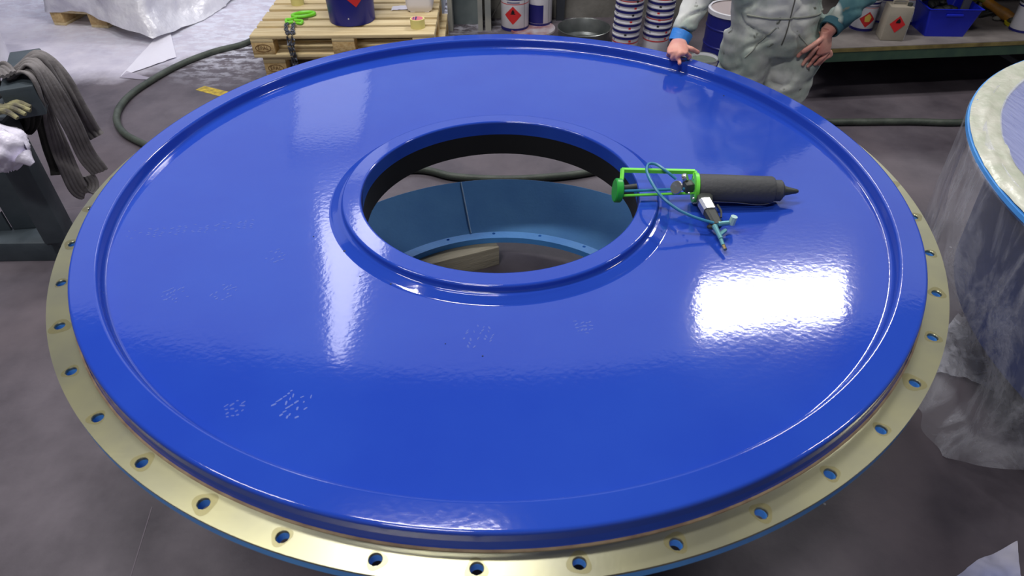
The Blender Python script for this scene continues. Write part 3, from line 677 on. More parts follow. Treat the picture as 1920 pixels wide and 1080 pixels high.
# ------------------------------------------------------------------ rack at the right rear
rk = thing('storage_rack', (2.9, 2.7, 0), 'low heavy rack with a plank shelf on a green beam, behind the right vessel', 'rack')
GBM = mat('dark_green_beam', (56, 82, 70), .5, c2=(68, 94, 76), nscale=14); SHW = mat('shelf_board', (132, 126, 124), .7, c2=(112, 106, 106), nscale=7, bump=.15)
SE = mat('shelf_edge_wood', (140, 128, 76), .7, c2=(110, 96, 58), nscale=12); DPN = mat('rack_dark_panel', (40, 42, 48), .7)
sz = .35
ya, yb = 2.272, 2.36
def sy(x): return ya+(x-2.1)*(yb-ya)/1.12
x0, x1 = 1.84, 4.3
part('shelf_board', MB().add([(x0, sy(x0), sz), (x1, sy(x1), sz), (x1, 3.2, sz), (x0, 3.2, sz), (x0, sy(x0), sz-.004), (x1, sy(x1), sz-.004), (x1, 3.2, sz-.004), (x0, 3.2, sz-.004)], [(0, 1, 2, 3), (4, 5, 6, 7), (0, 1, 5, 4), (3, 2, 6, 7), (0, 3, 7, 4), (1, 2, 6, 5)]), SHW, rk, smooth=False)
for nm, za, zc, dy, m in (('board_edge', sz-.004, sz-.026, .002, SE), ('beam', sz-.027, sz-.085, .004, GBM)):
    part(nm, MB().add([(x0, sy(x0)+dy-.004, za), (x1, sy(x1)+dy-.004, za), (x1, sy(x1)+dy+.05, za), (x0, sy(x0)+dy+.05, za), (x0, sy(x0)+dy-.004, zc), (x1, sy(x1)+dy-.004, zc), (x1, sy(x1)+dy+.05, zc), (x0, sy(x0)+dy+.05, zc)], [(0, 1, 2, 3), (4, 5, 6, 7), (0, 1, 5, 4), (3, 2, 6, 7), (0, 3, 7, 4), (1, 2, 6, 5)]), m, rk, smooth=False)
part('back_panel', MB().box((3.07, 3.24, .95), (2.46, .03, 1.9)), DPN, rk, smooth=False)
part('shade_shelf', MB().box((3.07, 2.78, 1.05), (2.46, .9, .04)), DPN, rk, smooth=False)  # unseen shelf added above to shade the back of the rack
for x, y in ((1.87, 2.42), (1.87, 3.17), (4.27, 2.5), (4.27, 3.17)): part('upright', MB().box((x, y, .95), (.05, .06, 1.9)), GBM, rk, smooth=False)
part('rear_beam', MB().box((3.0, 3.19, .29), (2.5, .04, .06)), GBM, rk, smooth=False)
for (a, b) in (((1870, 95), (1925, 128)),):
    A = aty(*a, 2.75); B = aty(*b, 2.60)
    part('brace', MB().box(((A+B)/2)[:], ((B-A).length*1.2, .02, .03), Matrix.Rotation(math.atan2(B.y-A.y, B.x-A.x), 3, 'Z') @ Matrix.Rotation(-math.atan2(B.z-A.z, (B.xy-A.xy).length), 3, 'Y')), mat('brace_grey', (86, 88, 92), .5), rk, smooth=False)
SZ = sz+.0005
c = atz(1622, 60, SZ); t1 = tin(c.x, c.y+.07, SZ, .07, .19, 'slim white can with red and yellow diamond, leftmost on the rack shelf', dia=(-.15, .075, .048))
part('yellow_symbol', cyl_patch(c.x, c.y+.07, .07, -PI/2-.15, [(SZ+.062, -.014, .014), (SZ+.09, -.02, .02), (SZ+.108, -.004, .004)], .002), mat('label_yellow', (220, 190, 90), .5), t1)
c = atz(1655, 44, SZ); tin(c.x, c.y+.07, SZ, .07, .16, 'grey and navy can behind the square canister on the rack shelf', body=mat('grey_tin', (160, 160, 170), .4), redband=False)
c = atz(1697, 50, SZ); tin(c.x, c.y+.12, SZ, .105, .21, 'wide white can with red stripe behind the square canister on the rack', a0=-PI/2+.35)
# square canister
cA = atz(1650, 76, SZ); cB = atz(1693, 78, SZ); rz = math.atan2(cB.y-cA.y, cB.x-cA.x); mid = (cA+cB)/2; wd = (cB-cA).length
sc = thing('square_canister', (mid.x, mid.y, SZ), 'beige rectangular metal canister with a red diamond on the rack shelf', 'canister', rz=rz)
BG = mat('beige_tin', (168, 160, 146), .45, c2=(150, 144, 132), nscale=8)
part('body', MB().box((0, .06, .10), (wd, .115, .20), 0, .006), BG, sc, world=False)
part('side_panel', MB().box((wd/2+.0006, .02, .095), (.001, .03, .17)), WHT, sc, world=False, smooth=False)
h = .05; part('hazard_diamond', MB().add([(0, -.0012+.0022, .10-h), (h*.9, .001, .10), (0, .001, .10+h), (-h*.9, .001, .10)], [(0, 1, 2, 3)]), RED, sc, world=False, smooth=False)
part('flame_symbol', MB().add([(-.012, -.0002, .108), (.012, -.0002, .108), (.013, -.0002, .118), (.002, -.0002, .136), (-.011, -.0002, .12)], [(0, 1, 2, 3, 4)]), BLKP, sc, world=False, smooth=False)
part('handle', MB().tube([(-.045, .06, .2), (-.035, .06, .222), (.03, .06, .222), (.04, .06, .2)], .006, 8, smooth=3), BG, sc, world=False)
part('cap', MB().cyl((.045, .035, .2), (.045, .035, .216), .014, n=16), DK, sc, world=False)
# blue crate
c0 = atz(1733, 68, SZ); c1 = atz(1807, 69, SZ); rz = math.atan2(c1.y-c0.y, c1.x-c0.x); w0 = (c1-c0).length/2; mid = (c0+c1)/2
cr_ = thing('plastic_crate', (mid.x, mid.y, SZ), 'bright blue plastic crate on the rack shelf, holding dark scraps', 'crate', rz=rz)
def rr2(z, wx, wy, cy, r=.012): return rrect(0, cy, z, wx, wy, r, 3)
sh = [rr2(0, w0, .13, .13), rr2(.16, w0+.035, .155, .135), rr2(.17, w0+.045, .165, .135), rr2(.17, w0+.032, .152, .135), rr2(.012, w0-.004, .126, .13)]
part('shell', MB().loft(sh), mat('crate_blue', (28, 44, 200), .4), cr_, world=False)
part('grip_lip', MB().box((0, -.022, .135), (.10, .012, .014), 0, .003), MATS['crate_blue'], cr_, world=False)
mb = MB()
rnd = random.Random(11)
for k in range(16): mb.ell((rnd.uniform(-.10, .10), .14+rnd.uniform(-.09, .09), .12+rnd.uniform(0, .045)), (.035, .025, .02), 8, 6, Matrix.Rotation(rnd.uniform(0, 3), 3, 'Z') @ Matrix.Rotation(rnd.uniform(-.6, .6), 3, 'X'))
solo_ = part('scraps', mb, mat('black_scraps', (18, 18, 20), .6, c2=(50, 52, 50), nscale=40), cr_, world=False, kind='stuff')
part('divider', MB().box((.10, .08, .17), (.045, .02, .19), 0, .003), mat('grey_strip', (96, 98, 108), .5), cr_, world=False)
# orange power tool
q0 = atz(1898, 36, SZ+.03); q1 = atz(1848, 2, SZ+.09)
pt = thing('angle_grinder', (q0.x, q0.y, SZ), 'worn orange power tool lying at the right end of the rack shelf', 'power tool')
ORG = mat('worn_orange', (176, 118, 30), .5, c2=(140, 100, 50), nscale=20)
part('body', MB().tube([q0, q0+(q1-q0)*.3, q0+(q1-q0)*.6, q1], [.030, .034, .027, .03], 14), ORG, pt)
part('guard', MB().lathe([(1e-4, 0), (.05, 0), (.052, .012), (.048, .012), (1e-4, .004)], q0+Vector((.0, -.02, -.024)), 24, (0, -.2, 1)), mat('yellow_guard', (200, 190, 40), .5), pt)
part('gear_head', MB().ell(q0+Vector((0, -.005, -.002)), (.034, .03, .026), 14, 8), DK, pt)
part('side_handle', MB().tube([q1+Vector((0, -.01, 0)), q1+Vector((-.05, .01, .02)), q1+Vector((-.12, .03, .0))], [.018, .02, .014], 12), mat('olive_grip', (120, 120, 40), .6), pt)
mb = MB(); c = atz(1858, 38, SZ)
for k in range(4): mb = MB().tube([(c.x+rnd.uniform(-.14, .10), c.y+.02+rnd.uniform(-.01, .2), SZ+.014+k*.012) for _ in range(4)], .009, 8, smooth=5); solo('cable', mb, DK, ['dark cable tangle piece lowest between crate and power tool', 'second dark cable between crate and power tool', 'third dark cable between crate and power tool', 'uppermost dark cable between crate and power tool'][k], 'cable', 'cables on the rack shelf')
mb = MB().ell((c.x+.03, c.y-.01, SZ+.016), (.03, .02, .0155), 12, 8)
solo('rag_ball', mb, mat('dirty_rag', (120, 118, 112), .8), 'small grey crumpled rag beside the power tool', 'rag')
c = atz(1916, 64, SZ); tin(c.x+.035, c.y+.07, SZ, .07, .17, 'white can with navy base at the right edge of the rack shelf', redband=False)

# ------------------------------------------------------------------ wrapped vessel at the right
VX, VY = 2.628, -.262
vs_ = thing('wrapped_vessel', (VX, VY, 0), 'round blue vessel at the right edge with a masked pale rim under plastic film', 'vessel')
part('shell', MB().lathe([(1.19, .852), (1.205, .848), (1.205, .82), (1.13, .80), (1.10, .79), (1.06, .30), (1.03, .285), (1e-4, .285)], (VX, VY, 0), 128), mat('dark_blue_shell', (24, 58, 136), .4, c2=(18, 44, 110), nscale=3), vs_)
part('rim_edge', MB().lathe([(1.20, .859), (1.232, .858), (1.234, .846), (1.226, .834), (1.20, .83)], (VX, VY, 0), 160), LB, vs_)
MASK = mat('masking_cover', (206, 206, 192), .32, c2=(184, 190, 170), nscale=14, bump=.35, bscale=26, bdist=.01)
def rimf(u, v):
    a = 2*PI*u; r = 1.135+.092*v; z = .862+.005*math.sin(PI*v)+.006*nz((math.cos(a)*3, math.sin(a)*3, v*2), 3.5)+.004*nz((math.cos(a)*12, math.sin(a)*12, v*4), 2)
    return Vector((VX+r*math.cos(a), VY+r*math.sin(a), z))
part('masked_rim', MB().grid(rimf, 260, 8), MASK, vs_, ang=70)
part('inner_plate', MB().lathe([(1e-4, .80), (.9, .805), (1.08, .82), (1.12, .85), (1.14, .858)], (VX, VY, 0), 128), mat('inner_blue', (58, 82, 190), .3, c2=(84, 104, 200), nscale=5), vs_)
for k, a in enumerate((60, 180, 300)):
    a = math.radians(a); part('foot_block', MB().box((VX+.6*math.cos(a), VY+.6*math.sin(a), .1425), (.14, .14, .285)), OLDW, vs_, smooth=False)
def film_mat(name, base, lo_, hi_, sc=9, stretch=(1, 1, .35), col=(222, 224, 236)):
    m = bpy.data.materials.new(name); m.use_nodes = True; nt = m.node_tree; N = nt.nodes; L = nt.links; b = N['Principled BSDF']
    b.inputs['Base Color'].default_value = (*srgb(col), 1); b.inputs['Roughness'].default_value = .18
    tc = N.new('ShaderNodeTexCoord'); mp = N.new('ShaderNodeMapping'); mp.inputs['Scale'].default_value = stretch; L.new(tc.outputs['Object'], mp.inputs[0])
    n = N.new('ShaderNodeTexNoise'); n.inputs['Scale'].default_value = sc; n.inputs['Detail'].default_value = 7; n.inputs['Roughness'].default_value = .6; n.inputs['Distortion'].default_value = .5; L.new(mp.outputs[0], n.inputs[0])
    a = N.new('ShaderNodeMath'); a.operation = 'SUBTRACT'; L.new(n.outputs['Fac'], a.inputs[0]); a.inputs[1].default_value = .5
    ab = N.new('ShaderNodeMath'); ab.operation = 'ABSOLUTE'; L.new(a.outputs[0], ab.inputs[0])
    mr = N.new('ShaderNodeMapRange'); L.new(ab.outputs[0], mr.inputs[0]); mr.inputs[1].default_value = 0; mr.inputs[2].default_value = .09; mr.inputs[3].default_value = hi_; mr.inputs[4].default_value = lo_
    L.new(mr.outputs[0], b.inputs['Alpha'])
    bp = N.new('ShaderNodeBump'); bp.inputs['Strength'].default_value = .8; bp.inputs['Distance'].default_value = .03; L.new(n.outputs['Fac'], bp.inputs['Height']); L.new(bp.outputs[0], b.inputs['Normal'])
    MATS[name] = m; return m
FILM = film_mat('clear_film', 0, .14, .42, 5)
FILM2 = mat('cloudy_film', (206, 212, 236), .22, alpha=.42, bump=.4, bscale=10, bdist=.01, stretch=(6, 1, 1), spec=.8)
def topfilm(u, v):
    a = 2*PI*u; r = .01+1.13*v; x = VX+r*math.cos(a); y = VY+r*math.sin(a)
    return Vector((x, y, .867-.012*(1-v)+.006*nz((x, y, 0), 6)+.003*nz((x*4, y, 3), 8)))
part('top_film', MB().grid(topfilm, 150, 26), FILM2, vs_, ang=80, label='cloudy plastic film stretched over the vessel')
def sidefilm(u, v):
    a = math.radians(128+150*u); z = .862*(1-v); s = v
    r = 1.236-.13*s**.8+.03*math.sin(PI*s)
    f = .045*s+.006
    r += f*mnoise.noise(Vector((a*5, z*1.2, 0)))*1.3 + f*.5*mnoise.noise(Vector((a*16, z*3, 4)))
    lift = .30*min(1, max(0, (math.degrees(a)-186)/16)); r += .12*max(0, s-.86)/.14*(.5+.8*mnoise.noise(Vector((a*4, 1, 7))))*(1-lift/.3)
    z = lift+(.862-lift)*(1-v)
    zz = max(.004, z+.02*f*10*mnoise.noise(Vector((a*9, z*4, 2)))*s)
    if v == 0: zz = .868; r = 1.18
    return Vector((VX+r*math.cos(a), VY+r*math.sin(a), zz))
part('side_film', MB().grid(sidefilm, 220, 60), FILM, vs_, ang=80, label='clear wrinkled plastic film hanging down to the floor')
# film tail on the floor
def crumple(name, pts4, z, amp, label, m, seed, nu=34, nv=20, cat='plastic film', lift=.0):
    a, b, c, d = [Vector((p[0], p[1], 0)) for p in pts4]
    def f(u, v):
        p = (a*(1-u)+b*u)*(1-v)+(d*(1-u)+c*u)*v
        e = amp*(abs(mnoise.noise(Vector((p.x*9, p.y*9, seed))))*1.4+.6*abs(mnoise.noise(Vector((p.x*25, p.y*25, seed)))))
        w_ = .02*Vector((mnoise.noise(Vector((p.x*8, p.y*8, seed+3))), mnoise.noise(Vector((p.x*8, p.y*8, seed+9))), 0))
        return p+w_+Vector((0, 0, z+e+lift*math.sin(PI*u)*math.sin(PI*v)))
    return solo(name, MB().grid(f, nu, nv), m, label, cat, ang=80)
P_ = lambda x, y: tuple(atz(x, y, 0).xy)
FILM3 = film_mat('thick_film', 0, .3, .7, 8, (1, 1, 1))
crumple('film_scrap', [P_(1738, 640), P_(1800, 590), P_(1878, 738), P_(1740, 700)], .004, .035, 'crumpled clear film tail lying on the floor between cover and vessel', FILM3, 5)
crumple('film_sheet', [P_(1775, 1090), P_(1806, 1062), P_(1905, 1022), P_(1915, 1110)], .004, .012, 'whitish plastic sheet on the floor in the bottom right corner', mat('white_sheet', (200, 198, 214), .4, c2=(150, 160, 214), nscale=3), 8)

# paper and film scraps on the left floor
def tri_sheet(ps, zs, label, m, name='plastic_scrap'):
    pts = [atz(x, y, z) for (x, y), z in zip(ps, zs)]; A, B, C = pts
    vs = []; fs = []; n = 16; idx = {}
    for i in range(n+1):
        for j in range(n+1-i):
            p = A + (B-A)*(i/n) + (C-A)*(j/n); p = p + Vector((0, 0, .008*abs(nz(p, 9))+.002)); idx[i, j] = len(vs); vs.append(p)
    for i in range(n):
        for j in range(n-i):
            fs.append((idx[i, j], idx[i+1, j], idx[i, j+1]))
            if j < n-i-1: fs.append((idx[i+1, j], idx[i+1, j+1], idx[i, j+1]))
    return solo(name, MB().add(vs, fs), m, label, 'plastic sheet', ang=80)
tri_sheet([(316, 46), (331, 108), (226, 144)], [.015, .004, .004], 'white triangular plastic sheet on the floor beside the hose', mat('milky_sheet', (236, 234, 248), .35, bump=.3, bscale=12))
tri_sheet([(238, 134), (300, 152), (224, 146)], [.02, .002, .002], 'turned up grey corner of film at the tip of the triangular sheet', mat('greyish_sheet', (176, 170, 188), .4, alpha=.8))

# ------------------------------------------------------------------ wrapped pallet load, top left
wp_ = atz(108, 48, 0); wq = atz(266, 58, 0); rz = math.atan2(wq.y-wp_.y, wq.x-wp_.x)
pal3 = dup(pal, (0, 0, 0), 0, 'wooden pallet under the film wrapped load at the top left')
# short side to the front: rotate a quarter turn
rz3 = rz+PI/2; pal3.location = (wq.x+.04, wq.y, 0); pal3.rotation_euler = (0, 0, rz3)
ct = Vector((wp_.x*.5+wq.x*.5, wp_.y*.5+wq.y*.5, 0)) + Matrix.Rotation(rz, 3, 'Z') @ Vector((.02, .62, 0))
def wrap(u, v):
    a = 2*PI*u; s = v
    ca, sa = math.cos(a), math.sin(a); sq = max(abs(ca)/.44, abs(sa)/.64); r = 1/sq
    p = Vector((ca*r, sa*r, 0)); right = max(0, ca); front = max(0, -sa)
    flare = 1+.25*(1-s)**2*right*1.0+.9*max(0, (1-s)-.55)*right
    top = min(1, max(0, (s-.72)/.28)); p *= flare*(1-top)
    hem = .105 if right < .55 else .01
    hem = .112-.105*min(1, max(0, (right-.35)/.35))
    z = hem+(.62-hem)*min(1, s/.72)
    z += .02*math.sin(a*6)*(1-s)
    k = Vector((mnoise.noise(Vector((a*3, z*5, 1))), mnoise.noise(Vector((a*3, z*5, 5))), .5*mnoise.noise(Vector((a*4, z*6, 9)))))*.05
    k += Vector((mnoise.noise(Vector((a*9, z*14, 1))), mnoise.noise(Vector((a*9, z*14, 5))), 0))*.02
    q = Matrix.Rotation(rz, 3, 'Z') @ (p+k*(1-top)); q.z = max(z+.02*nz(p, 5), .006)
    return ct+q
WF = mat('wrap_film', (206, 206, 220), .22, c2=(236, 236, 246), nscale=5, bump=.8, bscale=12, bdist=.02, bdet=5, spec=.7, alpha=.93)
solo('wrapped_load', MB().grid(wrap, 150, 40), WF, 'large load wrapped in shiny whitish plastic film on the pallet at the top left', 'wrapped load', ang=80)
# bucket at the left edge
lb = thing('bucket', (-3.62, 2.98, 0), 'white bucket with a red line and blue top at the left edge behind the trestle', 'bucket')
part('body', MB().lathe([(1e-4, 0), (.185, 0), (.187, .004), (.205, .42), (.21, .425), (.21, .44)], (-3.62, 2.98, 0), 40), WHT, lb)
part('red_band', MB().lathe([(.2001, .28), (.2010, .30)], (-3.62, 2.98, 0), 40), RED, lb)
part('blue_band', MB().lathe([(.2022, .33), (.2062, .41)], (-3.62, 2.98, 0), 40), NAVP, lb)
part('lid', MB().lathe([(1e-4, .44), (.2, .44), (.214, .446), (.215, .425)], (-3.62, 2.98, 0), 40), WHT, lb)

# ------------------------------------------------------------------ trestle with straps at the left
tr = thing('steel_trestle', (-1.95, .75, 0), 'dark steel trestle at the left edge carrying grey lifting slings', 'trestle')
TS = mat('trestle_steel', (72, 82, 90), .5, c2=(58, 68, 76), nscale=8, bump=.1, bscale=40)
def hbeam(c, wx, wy, z0, z1, rz=0):
    mb = MB(); R = Matrix.Rotation(rz, 3, 'Z')
    for s in (-1, 1): q = R @ Vector((0, s*wy/2, 0)); mb.box((c[0]+q.x, c[1]+q.y, (z0+z1)/2), (wx, .010, z1-z0), rz)
    mb.box((c[0], c[1], (z0+z1)/2), (.009, wy, z1-z0), rz); return mb
l1 = atz(108, 452, .1); l2 = atz(50, 432, .1)
part('leg', MB().box((l1.x+.0, l1.y+.03, .395), (.10, .10, .59), .12, .006), TS, tr)
part('leg', MB().box((l2.x-.02, l2.y+.06, .395), (.10, .10, .59), .12, .006), TS, tr)
fa = atz(113, 489, 0); fb = atz(-60, 488, 0)
dirv = Vector((1, 0, 0)); yF = fa.y
part('foot_beam', MB().box(((fa.x-2.75)/2-.0, yF+.065, .05), (fa.x+2.75, .13, .1), 0, .004), TS, tr)
part('gusset', MB().add([(l2.x-.07, l2.y+.0, .1), (l2.x-.16, l2.y+.0, .1), (l2.x-.07, l2.y, .2), (l2.x-.07, l2.y+.012, .1), (l2.x-.16, l2.y+.012, .1), (l2.x-.07, l2.y+.012, .2)], [(0, 1, 2), (3, 5, 4), (0, 2, 5, 3), (0, 3, 4, 1), (1, 4, 5, 2)]), TS, tr, smooth=False)
bA = atz(40, 172, .78); bB = atz(48, 108, .80); bd = (bB-bA); bang = math.atan2(bd.y, bd.x)
bm_ = (bA+bB)/2
part('top_beam', MB().box((bm_.x, bm_.y, .755), (bd.length+.10, .115, .12), bang, .006), TS, tr)
part('leg_head', MB().box((l1.x-.02, l1.y+.12, .694), (.14, .34, .012), .12), TS, tr, smooth=False)
part('cross_beam', MB().box((bm_.x-.28, bm_.y-.03, .64), (.62, .08, .10), bang-PI/2, .004), TS, tr)
# slings: ribbed flat webbing swept over the beam
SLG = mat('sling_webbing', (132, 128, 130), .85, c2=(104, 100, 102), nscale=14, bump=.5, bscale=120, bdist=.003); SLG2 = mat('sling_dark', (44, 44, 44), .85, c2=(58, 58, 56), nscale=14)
def sling(name, path, wv, width, th, m, label, ribs=5, group='slings on the trestle'):
    pts = spline(path, 8); n = 4*ribs+1; rings = []; wv0 = [Vector(q).normalized() for q in wv]
    for i, p in enumerate(pts):
        t = (pts[min(i+1, len(pts)-1)]-pts[max(i-1, 0)]).normalized(); s = i/(len(pts)-1)*(len(wv0)-1); k = min(int(s), len(wv0)-2) if len(wv0) > 1 else 0
        wq_ = (wv0[k]*(1-(s-k))+wv0[k+1]*(s-k)) if len(wv0) > 1 else wv0[0]
        sd = (wq_-t*t.dot(wq_)).normalized(); nn = t.cross(sd); ring_ = []
        wdt = width*(1+.06*mnoise.noise(Vector((i*.15, 0, width*50))))
        for j in range(n):
            f = j/(n-1)-.5; rib = abs(math.sin((j/(n-1))*PI*ribs)); ring_.append(p+sd*wdt*f+nn*(th*(.35+.65*rib)+.006*mnoise.noise(Vector((i*.12, f*3, 2)))))
        for j in range(n-1, -1, -1):
            f = j/(n-1)-.5; rib = abs(math.sin((j/(n-1))*PI*ribs)); ring_.append(p+sd*wdt*f-nn*(th*(.35+.65*rib)-.006*mnoise.noise(Vector((i*.12, f*3, 2)))))
        rings.append(ring_)
    return solo(name, MB().loft(rings), m, label, 'sling', group, ang=70)
bw = (bB-bA).normalized()  # along the beam
def A3(px, py, z): return atz(px, py, z)
near = -.0
sling('lifting_sling', [A3(2, 170, .74), A3(12, 150, .80), A3(38, 130, .845), A3(62, 142, .835), A3(80, 185, .74), A3(97, 235, .60), A3(122, 300, .43), A3(146, 352, .30), A3(162, 360, .27), A3(168, 345, .29), A3(160, 330, .33)], [bw, bw, bw, (.6, .5, .1), (.8, .5, 0), (.9, .4, 0)], .074, .007, SLG, 'ribbed grey sling draped over the trestle beam nearest its end, ending in a low loop')
sling('lifting_sling', [A3(20, 150, .80), A3(48, 118, .865), A3(74, 128, .85), A3(105, 180, .74), A3(136, 235, .60), A3(162, 290, .44), A3(187, 322, .34)], [bw, bw, (.5, .6, .1), (.8, .5, 0), (.9, .4, 0)], .074, .007, SLG, 'ribbed grey sling lying across the beam, its pointed tail reaching furthest right')
sling('lifting_sling', [A3(30, 135, .82), A3(64, 104, .875), A3(92, 114, .85), A3(122, 155, .76), A3(150, 205, .64), A3(170, 240, .53), A3(182, 256, .49)], [bw, bw, (.5, .6, .1), (.8, .5, 0), (.9, .4, 0)], .062, .012, SLG, 'short thick grey sling at the far side of the beam with a frayed rolled end', 3)
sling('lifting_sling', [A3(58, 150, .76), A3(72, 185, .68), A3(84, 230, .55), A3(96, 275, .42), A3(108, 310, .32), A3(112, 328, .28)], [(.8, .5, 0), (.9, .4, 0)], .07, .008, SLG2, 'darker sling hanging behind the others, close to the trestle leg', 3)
sling('lifting_sling', [A3(18, 140, .85), A3(2, 128, .85), A3(-6, 150, .78), A3(4, 172, .72)], [bw, bw], .06, .008, SLG, 'end of a ribbed sling falling over the left side of the beam', 4)
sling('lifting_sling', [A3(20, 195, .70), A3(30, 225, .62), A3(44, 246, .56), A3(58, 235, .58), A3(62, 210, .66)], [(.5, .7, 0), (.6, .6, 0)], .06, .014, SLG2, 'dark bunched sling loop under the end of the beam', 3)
part_ = None
# frayed end cap
gl = thing('work_glove', A3(10, 205, .74), 'dirty yellowish work glove lying on the end of the trestle beam', 'glove')
GLV = mat('dirty_glove', (150, 146, 110), .8, c2=(84, 80, 74), nscale=25, bump=.4, bscale=60); GLY = mat('glove_edge', (176, 190, 60), .7)
g = A3(6, 205, .75)
part('palm', MB().ell(g+Vector((-.04, 0, 0)), (.065, .04, .018), 16, 8, Matrix.Rotation(-.1, 3, 'Z')), GLV, gl)
for k in range(4):
    y = .028-.019*k; ln = (.085, .095, .088, .07)[k]
    part('finger', MB().tube([g+Vector((0, y*.9, .004)), g+Vector((ln*.5, y*1.15, .012-.002*k)), g+Vector((ln, y*1.3-.006, -.006-.003*k))], [.011, .0115, .008], 10, smooth=4), GLV, gl)
part('thumb', MB().tube([g+Vector((-.06, -.03, 0)), g+Vector((-.03, -.055, .0)), g+Vector((.01, -.062, -.012))], [.012, .012, .008], 10, smooth=4), GLV, gl)
part('cuff', MB().tube([g+Vector((-.09, .0, 0)), g+Vector((-.14, .0, -.004))], .032, 14), GLY, gl)
# white plastic bag over the trestle
bgc = aty(4, 276, .62)
def bag(u, v):
    a = 2*PI*u; s = v; e = math.sin(PI*(.08+.86*s))
    p = Vector((.105*e*math.cos(a)*(1+.1*math.sin(3*a)), .085*e*math.sin(a), .10-.20*s))
    k = .016*(mnoise.noise(Vector((a*2.2, s*5, 1)))+.6*mnoise.noise(Vector((math.cos(a)*5, math.sin(a)*5+s*9, 3))))
    return bgc+Vector((-.02, 0, 0))+p*(1+k/.09)
bgo = thing('plastic_bag', bgc, 'crumpled white plastic bag hanging on the trestle leg below the glove', 'bag')
BAGM = mat('bag_plastic', (232, 228, 248), .28, bump=.6, bscale=30, bdist=.01, bdet=5)
part('pouch', MB().grid(bag, 60, 30), BAGM, bgo, ang=80)
kn = bgc+Vector((.075, -.02, -.03))
part('knotted_end', MB().tube([kn, kn+Vector((.012, -.005, -.01)), kn+Vector((.026, -.008, -.028))], [.035, .024, .012], 12, smooth=4), BAGM, bgo)

# ------------------------------------------------------------------ the worker
def remesh(mb, vox, smooth_it, name, m, disp=None, sfac=.5):
    me = mb.mesh(name+'_src', None, False); tmp = bpy.data.objects.new('tmp', me); COL.objects.link(tmp)
    r = tmp.modifiers.new('r', 'REMESH'); r.mode = 'VOXEL'; r.voxel_size = vox
    if smooth_it: s = tmp.modifiers.new('s', 'SMOOTH'); s.iterations = smooth_it; s.factor = sfac
    dg = bpy.context.evaluated_depsgraph_get(); dg.update()
    out = bpy.data.meshes.new_from_object(tmp.evaluated_get(dg)); out.name = name
    bpy.data.objects.remove(tmp)
    if disp:
        nrm = [v.normal.copy() for v in out.vertices]
        for v, n in zip(out.vertices, nrm): v.co = v.co + n*disp(v.co)
    out.materials.clear(); out.materials.append(m); out.shade_smooth(); return out
def oval_ring(c, rx, ry, n=24, ax_=(0, 0, 1), sdir=(1, 0, 0), pw=1):
    t = Vector(ax_).normalized(); s = Vector(sdir); s = (s-t*s.dot(t)).normalized(); b = t.cross(s); out = []
    for k in range(n):
        a = 2*PI*k/n; x, y = math.cos(a), math.sin(a)
        out.append(Vector(c)+s*rx*x+b*ry*y)
    return out
def limb(mb, pts, rad, k=6, n=18, flat=1.0, sdir=(1, 0, 0)):
    P = spline(pts, k); m = len(P); rings = []
    for i, p in enumerate(P):
        t = P[min(i+1, m-1)]-P[max(i-1, 0)]; x = i/(m-1)*(len(rad)-1); q = min(int(x), len(rad)-2); r = rad[q]*(1-(x-q))+rad[q+1]*(x-q)
        sd = sdir if abs(Vector(sdir).normalized().dot(t.normalized())) < .95 else (0, 1, 0)
        rings.append(oval_ring(p, r, r*flat, n, t, sd))
    mb.loft(rings); return mb
WX, WY = 1.165, 1.10
wk = thing('person', (WX, WY, 0), 'person in stained pale coveralls behind the cover, right hand on its rim, left on thigh', 'person')
RS, RE, RW = Vector((WX-.21, WY+.06, 1.41)), Vector((.845, 1.10, 1.145)), aty(1273, 76, .945)
LS, LE, LW = Vector((WX+.17, WY+.06, 1.40)), Vector((1.575, 1.22, 1.10)), aty(1549, 62, 1.02)
hipR, hipL = (WX-.10, WY+.02, .86), (WX+.10, WY+.02, .86)
footR, footL = (WX-.16, WY+.06, .07), (WX+.09, WY+.05, .07)
kneeR, kneeL = (WX-.13, WY-.0, .49), (WX+.085, WY-.01, .49)
# coverall
mb = MB()
def trg(z, rx, ry, dx=0, dy=0): return oval_ring((WX+dx, WY+.02+dy, z), rx, ry, 32)
mb.loft([trg(.80, .165, .12), trg(.86, .185, .135), trg(.94, .185, .140, -.02), trg(1.02, .176, .135, -.04), trg(1.10, .176, .132, -.05), trg(1.20, .19, .135, -.05), trg(1.32, .203, .135, -.04, .01), trg(1.41, .185, .115, -.03, .02), trg(1.46, .11, .085, -.02, .02), trg(1.49, .075, .07, 0, .01)])
limb(mb, [hipR, kneeR, (footR[0], footR[1], .12)], [.118, .108, .088, .088, .085, .078])
limb(mb, [hipL, kneeL, (footL[0], footL[1], .12)], [.122, .110, .090, .088, .085, .078])
limb(mb, [RS+Vector((.05, 0, 0)), RS, RE, RW+(RE-RW)*.10], [.07, .078, .072, .064, .062, .052, .044])
limb(mb, [LS+Vector((-.05, 0, 0)), LS, LE, LW+(LE-LW)*.10], [.07, .078, .072, .066, .066, .058, .048])
def wrinkle(co):
    z = co.z; d = .0
    d += .010*mnoise.noise(Vector((co.x*7, co.y*7, z*16)))
    d += .006*mnoise.noise(Vector((co.x*18, co.y*14, z*34+3)))
    d -= .010*max(0, 1-abs(mnoise.noise(Vector((co.x*5+1, co.y*5, z*9+7))))*9)
    return d
